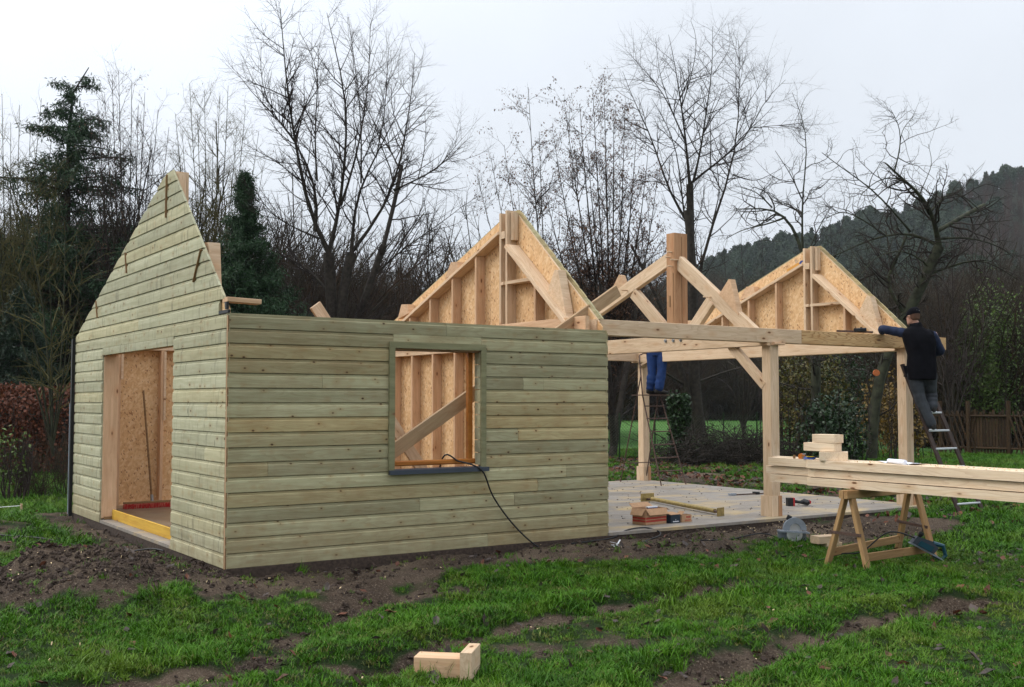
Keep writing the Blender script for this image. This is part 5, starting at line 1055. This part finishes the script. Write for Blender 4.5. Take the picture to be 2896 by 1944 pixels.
S = [st([(1860, 1040), (1862, 800), (1835, 600)], D, .16, .12, lambda x, y: (x, y), 0), st([(1800, 1290), (1760, 1120), (1700, 1040), (1640, 985), (1560, 1000), (1440, 1000)], D, .09, .012, z4), st([(1795, 1250), (1785, 950), (1810, 760), (1822, 580), (1735, 390)], D, .05, .005, z4), st([(1785, 960), (1720, 820), (1640, 700)], D, .03, .006, z4), st([(1700, 1040), (1600, 1080), (1480, 1100), (1400, 1150)], D, .04, .008, z4), st([(1640, 985), (1560, 900), (1450, 870)], D, .03, .006, z4), st([(1800, 1290), (1860, 1120), (1930, 1000)], D, .04, .008, z4)]
tree('apple_tree', 'arching knotty apple tree behind the right gable peak', S, LV_G, ('bark_g', 'bark'), fat=.75)
# dark trunks seen under the tie beams
I_ = lambda x, y: (x, y)
tree('bare_tree', 'dark slanting trunk just right of the shed corner behind the wire fence', [st([(1395, 1050), (1420, 900), (1440, 760), (1470, 600)], 31, .13, .06), st([(1400, 1020), (1390, 850), (1370, 650)], 31, .12, .05), st([(1410, 960), (1450, 930), (1500, 880)], 31, .04, .01)], LV_H[:2])
tree('bare_tree', 'thick forked dark trunk behind the bramble heap', [st([(1600, 1000), (1580, 860), (1585, 700), (1570, 480)], 36, .21, .14, I_, 0), st([(1570, 990), (1548, 850), (1520, 720), (1440, 560)], 36, .15, .04), st([(1555, 880), (1500, 840), (1462, 810)], 36, .05, .02), st([(1600, 880), (1650, 850), (1720, 830)], 36, .05, .02), st([(1600, 840), (1620, 805), (1700, 800)], 36, .04, .01)], [dict(per_m=1., L=1.2, ang=.8, K=5, curl=.0, rr=.014, t0=.3), dict(per_m=3., L=.5, ang=.8, K=3, curl=0., rr=.006)])
for x, D, lab in ((1700, 44, 'thin dark trunk in the thicket left of the front post'), (1905, 36, 'thin dark trunk in the thicket right of the front post'), (2180, 34, 'slim dark trunk rising behind the rustic fence'), (2290, 38, 'slim dark trunk by the right picture edge'), (690, 34, 'slim dark tree behind the front wall left of the tall tree'), (985, 36, 'slim dark tree behind the front wall near the middle gable')):
    tree('bare_tree', lab, fan((x, 1000), D, [(x - 50, 560), (x - 10, 520), (x + 40, 560), (x + 90, 640), (x - 90, 640)], .06), LV_H[:2] + [dict(per_m=3., L=.3, ang=.8, K=3, curl=0, rr=.005)])
# ivy covered stump
iv = root('ivy_stump', px(1552, 1050, 28) * np.array([1, 1, 0]) + np.array([0, 0, -.15]), 'ivy-covered dead trunk beside the stepladder', 'stump')
b0, b1 = px(1556, 1052, 28), px(1548, 905, 28); b0[2] = -.15
q = MB(); q.tube([b0, b1], [.19, .17], M['bark'], 9); q.build('trunk', iv)
c = b0 + (b1 - b0) * rng.uniform(0, 1.03, 3800)[:, None] + unit(rng.normal(size=(3800, 3)) * [1, 1, .1]) * rng.uniform(.16, .30, 3800)[:, None]
V, Fq = cards(c - np.array(WM[iv].translation), .075, .6, .9); ob('leaves', quick_mesh('leaves', V, Fq, M['ivy']), iv, WM[iv])
# conifers
def conifer(label, xb, D, ytop, wid, mat, nb=150, dens=70, name='spruce', y0=1000, droop=.35, up=.25, strip=.30, bend=0., gap=.0, whorls=None, group=None):
    base = px(xb, 1010, D); base[2] = -.3; top = px(xb, ytop, D); H = top[2] - base[2]; rt_ = root(name, base, label, 'tree', group); inv = np.array(base)
    tp_ = np.stack([np.array([bend * .0 + (bend * max(0, (t - .86) / .14) ** 1.6) * RT[0], (bend * max(0, (t - .86) / .14) ** 1.6) * RT[1], H * t * (1 - .03 * max(0, (t - .9) / .1))]) for t in np.linspace(0, 1, 12)])
    V, Fq = tubes([(tp_[None], np.linspace(.03 * H * .6, .015, 12)[None], 7)]); ob('trunk', quick_mesh('trunk', V, Fq, M['bark'], True), rt_, Matrix.Translation(vec(base)))
    if whorls:
        tt, LL = [], []
        for (tw, lw, nw) in whorls: tt += list(rng.normal(tw, .008, nw)); LL += list(lw * rng.uniform(.6, 1.08, nw))
        tw = rng.uniform(.08, .975, 130); tt += list(tw); LL += list(np.interp(tw, [0, .35, .5, .6, .7, .8, .9, .97, 1.], [4.4, 4.0, 3.4, 2.5, 2.0, 1.5, .9, .32, .12]) * rng.uniform(.35, 1.1, 130))
        t = np.array(tt); Lb = np.array(LL) * 1.15; nb = len(t)
    else: t = np.sort(rng.uniform(.06, .995, nb)); Lb = wid * (1 - t) ** 1.25 * rng.uniform(.55, 1.15, nb) + .06
    az = rng.uniform(0, 6.283, nb); p = np.stack([np.interp(t, np.linspace(0, 1, 12), tp_[:, i]) for i in range(3)], 1)
    K = 7; d = np.stack([np.cos(az), np.sin(az), np.full(nb, up)], 1); out = [p]
    for j in range(K - 1): d = unit(d - np.array([0, 0, droop * .28])); out.append(out[-1] + d * (Lb / (K - 1))[:, None])
    Q = np.stack(out, 1); rad = (.012 + .012 * Lb)[:, None] * np.linspace(1, .3, K)
    Q2, r2 = spawn(Q, rad, Lb * 5, np.minimum(Lb * .4, .9), 1.05, 4, -.13, .008, t0=.1)
    V, Fq = tubes([(Q, rad, 4), (Q2, r2, 3)]); cr = ob('branches', quick_mesh('branches', V, Fq, M['bark']), rt_, Matrix.Translation(vec(base)))
    src = np.concatenate([Q2.reshape(-1, 3), Q[:, 2:].reshape(-1, 3)]); n = int(nb * dens); c = src[rng.integers(0, len(src), n)] + rng.normal(0, .07, (n, 3))
    V, Fq = cards(c, strip, .9, .2, 1.); ob('needles', quick_mesh('needles', V, Fq, M[mat]), rt_, Matrix.Translation(vec(base))); return rt_
conifer('tall cedar with nodding top and layered drooping boughs at the left', 142, 36, 112, 4.3, 'needle', 150, 420, 'cedar', droop=.20, up=.22, strip=.17, bend=.62,
        whorls=[(.80, 1.3, 7), (.665, 2.0, 8), (.55, 2.0, 7), (.475, 4.3, 9), (.43, 3.0, 7), (.36, 4.0, 10), (.28, 4.2, 10), (.20, 4.2, 10), (.12, 4.2, 10)])
conifer('dense dark conical conifer behind the left gable slope', 552, 30, 372, 3.7, 'needle', 330, 300, 'spruce', droop=.1, up=.35, strip=.13)
conifer('dark low conifer at the far left under the cedar', 40, 30, 640, 2.6, 'needle_d', 150, 300, 'spruce', strip=.15)
conifer('dark conifer between the cedar and the left gable', 250, 41, 520, 3.0, 'needle_d', 150, 300, 'spruce', strip=.17)
conifer('small drooping dark conifer beyond the knee brace', 1700, 120, 800, 6., 'needle_d', 150, 80, 'spruce', strip=.5)
# red beech hedge on the left
def leafmass(name, label, c0, dims, n, size, mat, cat='shrub', rz=0., stem='twig', ns=40, flat=.0, group=None):
    rt_ = root(name, (c0[0], c0[1], -.2), label, cat, group, rz); V_ = rng.uniform(-1, 1, (n, 3)); k = np.linalg.norm(V_, axis=1); 
    if not flat: V_ = unit(V_) * (rng.uniform(0, 1, n) ** .45)[:, None] * (.75 + .5 * vnoise(V_[:, 0] * 3 + 5, V_[:, 1] * 3 + V_[:, 2] * 2, 5))[:, None]
    c = V_ * np.array(dims) / 2 + [0, 0, dims[2] / 2 + .1]
    if flat: c[:, 2] += .12 * (vnoise(c[:, 0] * 2, c[:, 1] * 2, 8) - .5)
    m_ = Matrix.Translation((c0[0], c0[1], -.2)) @ Matrix.Rotation(rz, 4, 'Z')
    V, Fq = cards(c, size, .2, .65); ob('foliage', quick_mesh('foliage', V, Fq, M[mat]), rt_, m_)
    b = np.stack([rng.uniform(-.4, .4, ns) * dims[0], rng.uniform(-.4, .4, ns) * dims[1], np.full(ns, .05)], 1); e = b * [1.15, 1.15, 0] + np.stack([rng.normal(0, .1, ns), rng.normal(0, .1, ns), dims[2] * rng.uniform(.7, 1.0, ns)], 1)
    P_ = np.linspace(0, 1, 5)[None, :, None] * (e - b)[:, None] + b[:, None] + rng.normal(0, .03, (ns, 5, 3)); Q2, r2 = spawn(P_, np.full((ns, 5), .015), 6, dims[2] * .35, .7, 4, .1, .007)
    V, Fq = tubes([(P_, np.full((ns, 5), .014) * np.linspace(1, .4, 5), 4), (Q2, r2, 3)]); ob('stems', quick_mesh('stems', V, Fq, M[stem]), rt_, m_); return rt_
hc = px(40, 1060, 27); leafmass('beech_hedge', 'clipped beech hedge with dead red-brown leaves at the left', hc, (9.5, 1.5, 2.1), 26000, .10, 'beech', 'hedge', AX - R(90) + .15, flat=1., ns=150)
for (x, D, dims, n, mt, lab) in ((2262, 37, (2.6, 2.2, 6.), 5200, 'leaf_g', 'yellow-green leafy shrub at the right edge above the rustic fence'), (2350, 39, (3., 2.6, 5.6), 4000, 'leaf_g', 'larger green shrub cut by the right picture edge'), (1845, 28, (2.4, 2.0, 3.3), 4200, 'leaf_o', 'autumn-tinted bush right of the front post'),
        (1900, 25, (1.8, 1.6, 1.9), 3000, 'ivy', 'low dark evergreen bush right of the front post'), (2040, 30, (2.4, 2, 2.6), 2600, 'leaf_o', 'sparse green and orange bush behind the leaning ladder'), (12, 19.5, (1.0, .9, 1.3), 330, 'leaf_g', 'young yellow-leaved shrub at the left edge before the hedge'), (1925, 36, (2.6, 2, 3.6), 3200, 'ivy', 'dark holly-like bush around the apple trunk')):
    leafmass('shrub', lab, px(x, 1040, D), dims, n, .10 if D > 22 else .08, mt, ns=26)
# bramble heap
bh = root('brushwood_heap', px(1665, 1050, 27.5) * np.array([1, 1, 0]), 'dark tangled heap of cut brushwood behind the slab', 'brushwood')
n = 520; b = rng.normal(0, 1, (n, 3)) * [.85, .5, .22] + [0, 0, .25]; b[:, 2] = np.abs(b[:, 2]); e = b + unit(rng.normal(size=(n, 3)) * [1, 1, .45]) * rng.uniform(.4, 1.25, n)[:, None]; e[:, 2] = np.abs(e[:, 2])
rzm = np.array([[math.cos(AX - R(90)), -math.sin(AX - R(90)), 0], [math.sin(AX - R(90)), math.cos(AX - R(90)), 0], [0, 0, 1]])
P_ = (np.linspace(0, 1, 5)[None, :, None] * (e - b)[:, None] + b[:, None] + rng.normal(0, .06, (n, 5, 3))) @ rzm.T; Q2, r2 = spawn(P_, np.full((n, 5), .012), 7, .5, .9, 4, .0, .007, jit=.2)
V, Fq = tubes([(P_, np.full((n, 5), .012) * np.linspace(1, .4, 5), 4), (Q2, r2, 3)]); ob('branches', quick_mesh('branches', V, Fq, M['bark']), bh, WM[bh])
# ------------------------------------------------------------------ fences
def pxg(x, D, z=-.15): 
    p = px(x, 916, D); return np.array([p[0], p[1], z])
A_, B_ = pxg(1330, 29.5), pxg(1800, 31.5); wfn = root('wire_fence', A_, 'green chain-link fence in front of the bright meadow', 'fence'); u = unit(B_ - A_); Lf_ = np.linalg.norm(B_ - A_); H_ = 1.35
n_ = int(Lf_ / .09); s0 = np.arange(-14, n_) * .09; P1 = []; P2 = []
for s in s0:
    a0, a1 = max(0, -s) , min(1., (Lf_ - s) / H_) if s + H_ > Lf_ else 1.
    t0_ = max(0., -s / H_); t1_ = min(1., (Lf_ - s) / H_)
    if t1_ > t0_:
        P1.append([A_ + u * (s + H_ * t0_) + [0, 0, H_ * t0_], A_ + u * (s + H_ * t1_) + [0, 0, H_ * t1_]]); P2.append([A_ + u * (s + H_ * t0_) + [0, 0, H_ * (1 - t0_)], A_ + u * (s + H_ * t1_) + [0, 0, H_ * (1 - t1_)]])
P1 = np.array(P1 + P2) - np.array(WM[wfn].translation); V, Fq = tubes([(P1, np.full(P1.shape[:2], .0028), 3)]); o = ob('chain_link_mesh', quick_mesh('chain_link_mesh', V, Fq, M['ivy']), wfn, WM[wfn])
for k in range(7):
    a = A_ + u * Lf_ * k / 6; q = MB(); q.tube([a - [0, 0, .1], a + [0, 0, 1.42]], .022, M['ivy'], 7); q.build('post', wfn)
A_, B_ = pxg(2125, 33.5), pxg(2400, 31); rf_ = root('rustic_fence', A_, 'old rustic fence of crossed poles and upright planks at the right', 'fence'); u = unit(B_ - A_); nrm_v = np.array([-u[1], u[0], 0])
def fx(x): return A_ + (B_ - A_) * (x - 2125) / 275.
for x in (2146, 2212, 2305, 2398):
    a = fx(x); q = MB(); q.tube([a - [0, 0, .1], a + [0, 0, 1.75]], .06, M['oldfence'], 8); q.build('post', rf_)
for i, x in enumerate(np.arange(2219, 2300, 7.2)):
    a = fx(x) + nrm_v * .05; q = MB(); q.bar(a + [0, 0, .08], a + [0, 0, 1.42 + .08 * math.sin(i * 2.1)], .078, .02, M['oldfence'], up=tuple(nrm_v), c=.004); q.build('plank', rf_)
for x in list(np.arange(2128, 2206, 12)) + list(np.arange(2304, 2392, 11)):
    for s, off in ((1, .03), (-1, -.03)):
        a, b = fx(x if s > 0 else x + 34) + nrm_v * off, fx(x + 34 if s > 0 else x) + nrm_v * off; q = MB(); q.tube([a + [0, 0, .05], b + [0, 0, 1.45]], .026, M['oldfence'], 6); q.build('pole', rf_)
for z_0 in (.35, 1.3): q = MB(); q.tube([A_ + [0, 0, z_0], B_ + [0, 0, z_0]], .03, M['oldfence'], 6); q.build('rail', rf_)
# ------------------------------------------------------------------ far woods and hill
def base_tree(H, spread, seed, lv):
    g = np.random.default_rng(seed); ns = 5
    S_ = []
    for i in range(ns):
        a = g.uniform(0, 6.28); r = spread * g.uniform(.2, .8); S_.append([(0, 0, 0), (math.cos(a) * r * .15, math.sin(a) * r * .15, H * .35), (math.cos(a) * r * .6, math.sin(a) * r * .6, H * .7), (math.cos(a) * r, math.sin(a) * r, H * g.uniform(.85, 1.))])
    SP = np.stack([resample(s, 7) for s in S_]); SR = np.linspace(.011 * H, .02, 7)[None].repeat(ns, 0); G = [(SP, SR, 4)]; p, r = SP, SR
    for a in lv: p, r = spawn(p, r, **a); G.append((p, r, 3))
    V, Fq = tubes(G); return V, Fq
far_lv = [dict(n_per=11, L=4.2, ang=.7, K=5, curl=.1, rr=.05, t0=.25), dict(n_per=7, L=1.9, ang=.75, K=4, curl=.05, rr=.03), dict(n_per=5, L=.9, ang=.7, K=3, curl=.03, rr=.022)]
M['far_twig'] = plain('far_twigs', (.050, .041, .029), .95, var=.2, sc_=.3); M['far_twig2'] = plain('far_reddish_twigs', (.062, .037, .027), .95); M['far_needle'] = leafy('far_pine_needles', (.022, .040, .024), (.045, .070, .038), .8)
FT = [proto('far_tree', quick_mesh('far_tree', *base_tree(13, 4.2, s, far_lv), M[m_])) for s, m_ in ((1, 'far_twig'), (2, 'far_twig'), (3, 'far_twig2'))]
def far_pine(H, seed, cone=True):
    g = np.random.default_rng(seed); n = 1100; t = g.uniform(.18 if cone else .45, 1, n); r = (H * .2 * (1 - t) ** .8 if cone else H * .22 * np.sqrt(np.clip(1 - ((t - .72) / .28) ** 2, 0, 1))) * np.sqrt(g.uniform(.05, 1, n)) + .1; a = g.uniform(0, 6.283, n)
    if not cone: r = r * (.6 + .7 * vnoise(a * 1.3 + seed, t * 7, seed))
    c = np.stack([np.cos(a) * r, np.sin(a) * r, H * t], 1); V, Fq = cards(c, H * .085, .35, .55); tp = np.array([[[0, 0, 0], [0, 0, H * .5], [0, 0, H * .98]]]); V2, F2 = tubes([(tp, np.array([[.02 * H, .012 * H, .02]]), 5)])
    return quick_mesh('far_pine', np.concatenate([V, V2]), np.concatenate([Fq, F2 + len(V)]), M['far_needle'])
FP = [proto('far_pine', far_pine(13, 5)), proto('far_pine', far_pine(12, 6, False)), proto('far_pine', far_pine(14, 7, False))]
# hill: rows of depth, crest follows the skyline
cx_s = np.array([1000, 1300, 1450, 1560, 1613, 1661, 1725, 1800, 1857, 1897, 1990, 2063, 2135, 2171, 2243, 2286, 2336, 2450, 2600, 3000, 3600]); cy_s = np.array([905, 800, 690, 615, 590, 566, 545, 530, 522, 510, 480, 468, 446, 424, 398, 384, 374, 330, 290, 250, 240])
xsx = np.linspace(1000, 3600, 90); crest = np.interp(xsx, cx_s, cy_s); rows = np.linspace(0, 1, 26); HV = np.zeros((90, 26, 3))
for j, t in enumerate(rows):
    D = 165 + (430 - 165) * t
    for i in range(90):
        p = px(xsx[i], 916, D); zt = px(xsx[i], crest[i], 430)[2] - 8.; HV[i, j] = (p[0], p[1], -2 + (zt + 2) * (t ** 1.15) + 3 * (fbm(np.array([p[0] * .02]), np.array([p[1] * .02]), 3, 6)[0] - .5) * t)
back = HV[:, -1:].copy(); back[..., :2] += FH[:2] * 300; back[..., 2] -= 10; HV = np.concatenate([HV, back], 1)
k = 27; ii = (np.arange(89)[:, None] * k + np.arange(26)[None]).ravel()
hm = NT('hill_woodland_floor', .95, .1); v = hm.n('TexCoord').outputs['Object']; hm.col(hm.mix(hm.mapr(hm.noise(v, .02, 4), .35, .65), (.030, .026, .02), (.028, .045, .026)))
o = ob('hill', quick_mesh('hill', HV.reshape(-1, 3), np.stack([ii, ii + k, ii + k + 1, ii + 1], 1), hm.m, True)); tag(o, kind='structure')
def on_hill(n, t0=0., t1=1., u0=0, u1=1):
    u = rng.uniform(u0, u1, n) * 88.99; t = rng.uniform(t0, t1, n) * 24.99; i = u.astype(int); j = t.astype(int); fu = (u - i)[:, None]; ft = (t - j)[:, None]
    return (HV[i, j] * (1 - fu) + HV[i + 1, j] * fu) * (1 - ft) + (HV[i, j + 1] * (1 - fu) + HV[i + 1, j + 1] * fu) * ft
p = on_hill(4600, 0, 1, .12, .75); pine = fbm(p[:, 0] * .012, p[:, 1] * .012, 3, 44) + .10 * (rng.uniform(0, 1, len(p)) - .5); 
a, b = p[pine < .56], p[pine >= .56]
scatter('hillside_wood', FT, a - [0, 0, .5], rng.uniform(.4, .72, len(a)), 'brown leafless wood covering the hillside', tilt=.06); cr = on_hill(330, .96, 1., .18, .75); b = np.concatenate([b, cr])
scatter('hillside_pines', FP, b - [0, 0, .5], rng.uniform(.35, .75, len(b)), 'dark green pines on the hillside and its crest', tilt=.04)
# wood at the far side of the meadow
n = 820; X = rng.uniform(-250, 2600, n); D = rng.uniform(105, 170, n); q_ = np.array([px(a, 916, d) for a, d in zip(X, D)]); q_[:, 2] = -.4
sc_ = rng.uniform(.75, 1.15, n) * np.interp(X, [0, 600, 1000, 1300, 2600], [1.5, 1.15, 1.1, 1.15, 1.0]); scatter('far_wood', FT, q_, sc_, 'leafless wood along the far side of the meadow', tilt=.06)
n = 90; X = rng.uniform(-250, 1400, n); D = rng.uniform(95, 160, n); q_ = np.array([px(a, 916, d) for a, d in zip(X, D)]); q_[:, 2] = -.4; scatter('far_conifers', FP, q_, rng.uniform(.6, 1.0, n), 'dark conifers in the wood beyond the meadow', tilt=.04)
# thickets nearer by: bare undergrowth
def bush(seed, H=3.2, mat='twig', n=26, wd=1.3):
    g = np.random.default_rng(seed); b = np.stack([g.normal(0, .3, n), g.normal(0, .3, n), np.zeros(n)], 1); e = np.stack([g.normal(0, wd, n), g.normal(0, wd, n), H * g.uniform(.6, 1.05, n)], 1)
    P_ = np.linspace(0, 1, 6)[None, :, None] * (e - b)[:, None] + b[:, None]; P_[:, :, :2] += g.normal(0, .08, (n, 6, 2)); Rr = np.full((n, 6), .018) * np.linspace(1, .35, 6)
    Q, r = spawn(P_, Rr, 8, 1.1, .65, 5, .05, .009, jit=.14); Q2, r2 = spawn(Q, r, 4, .45, .7, 3, .0, .0055)
    V, Fq = tubes([(P_, Rr, 4), (Q, r, 3), (Q2, r2, 3)]); return quick_mesh('bush', V, Fq, M[mat])
M['brush'] = plain('brushwood', (.034, .026, .015), .95, var=.3, sc_=2); M['brush2'] = plain('reddish_brushwood', (.048, .027, .014), .95, var=.3, sc_=2)
BU = [proto('bush', bush(1, mat='brush')), proto('bush', bush(2, 3.8, 'brush')), proto('bush', bush(3, 3., 'brush2'))]
def band(name, x0, x1, d0, d1, n, s0, s1, lab, P_=BU):
    X = rng.uniform(x0, x1, n); D = rng.uniform(d0, d1, n); q_ = np.array([px(a, 916, d) for a, d in zip(X, D)]); q_[:, 2] = -.3; scatter(name, P_, q_, rng.uniform(s0, s1, n), lab, tilt=.08)
band('thicket', -120, 640, 38, 56, 190, 1.5, 2.9, 'dark leafless thicket behind the hedge and left gable')
band('thicket', 560, 1300, 42, 64, 170, 1.5, 2.6, 'dark leafless thicket behind the shed')
band('thicket', 2060, 2560, 38, 56, 150, 1.2, 2.1, 'brown leafless thicket behind the rustic fence')
band('thicket', 1300, 1800, 100, 125, 80, 2.2, 3.4, 'dark wood edge at the far end of the bright meadow')
band('thicket', 1800, 2600, 60, 100, 110, 1.8, 3., 'brown wood below the hill')
band('thicket', -120, 200, 20, 24.5, 9, .25, .4, 'small bare saplings before the hedge')
# ------------------------------------------------------------------ air
if HAZE:
    hz = bpy.data.materials.new('haze'); hz.use_nodes = True; t_ = hz.node_tree; t_.nodes.clear(); oo = t_.nodes.new('ShaderNodeOutputMaterial'); pv = t_.nodes.new('ShaderNodeVolumePrincipled'); pv.inputs['Density'].default_value = HAZE; pv.inputs['Color'].default_value = (.86, .92, 1., 1); t_.links.new(pv.outputs[0], oo.inputs['Volume'])
    q = MB(); q.box((-1500, -1500, -25), (1500, 1500, 160), hz); o = q.build('haze', mw=Matrix.Identity(4)); tag(o, kind='stuff')
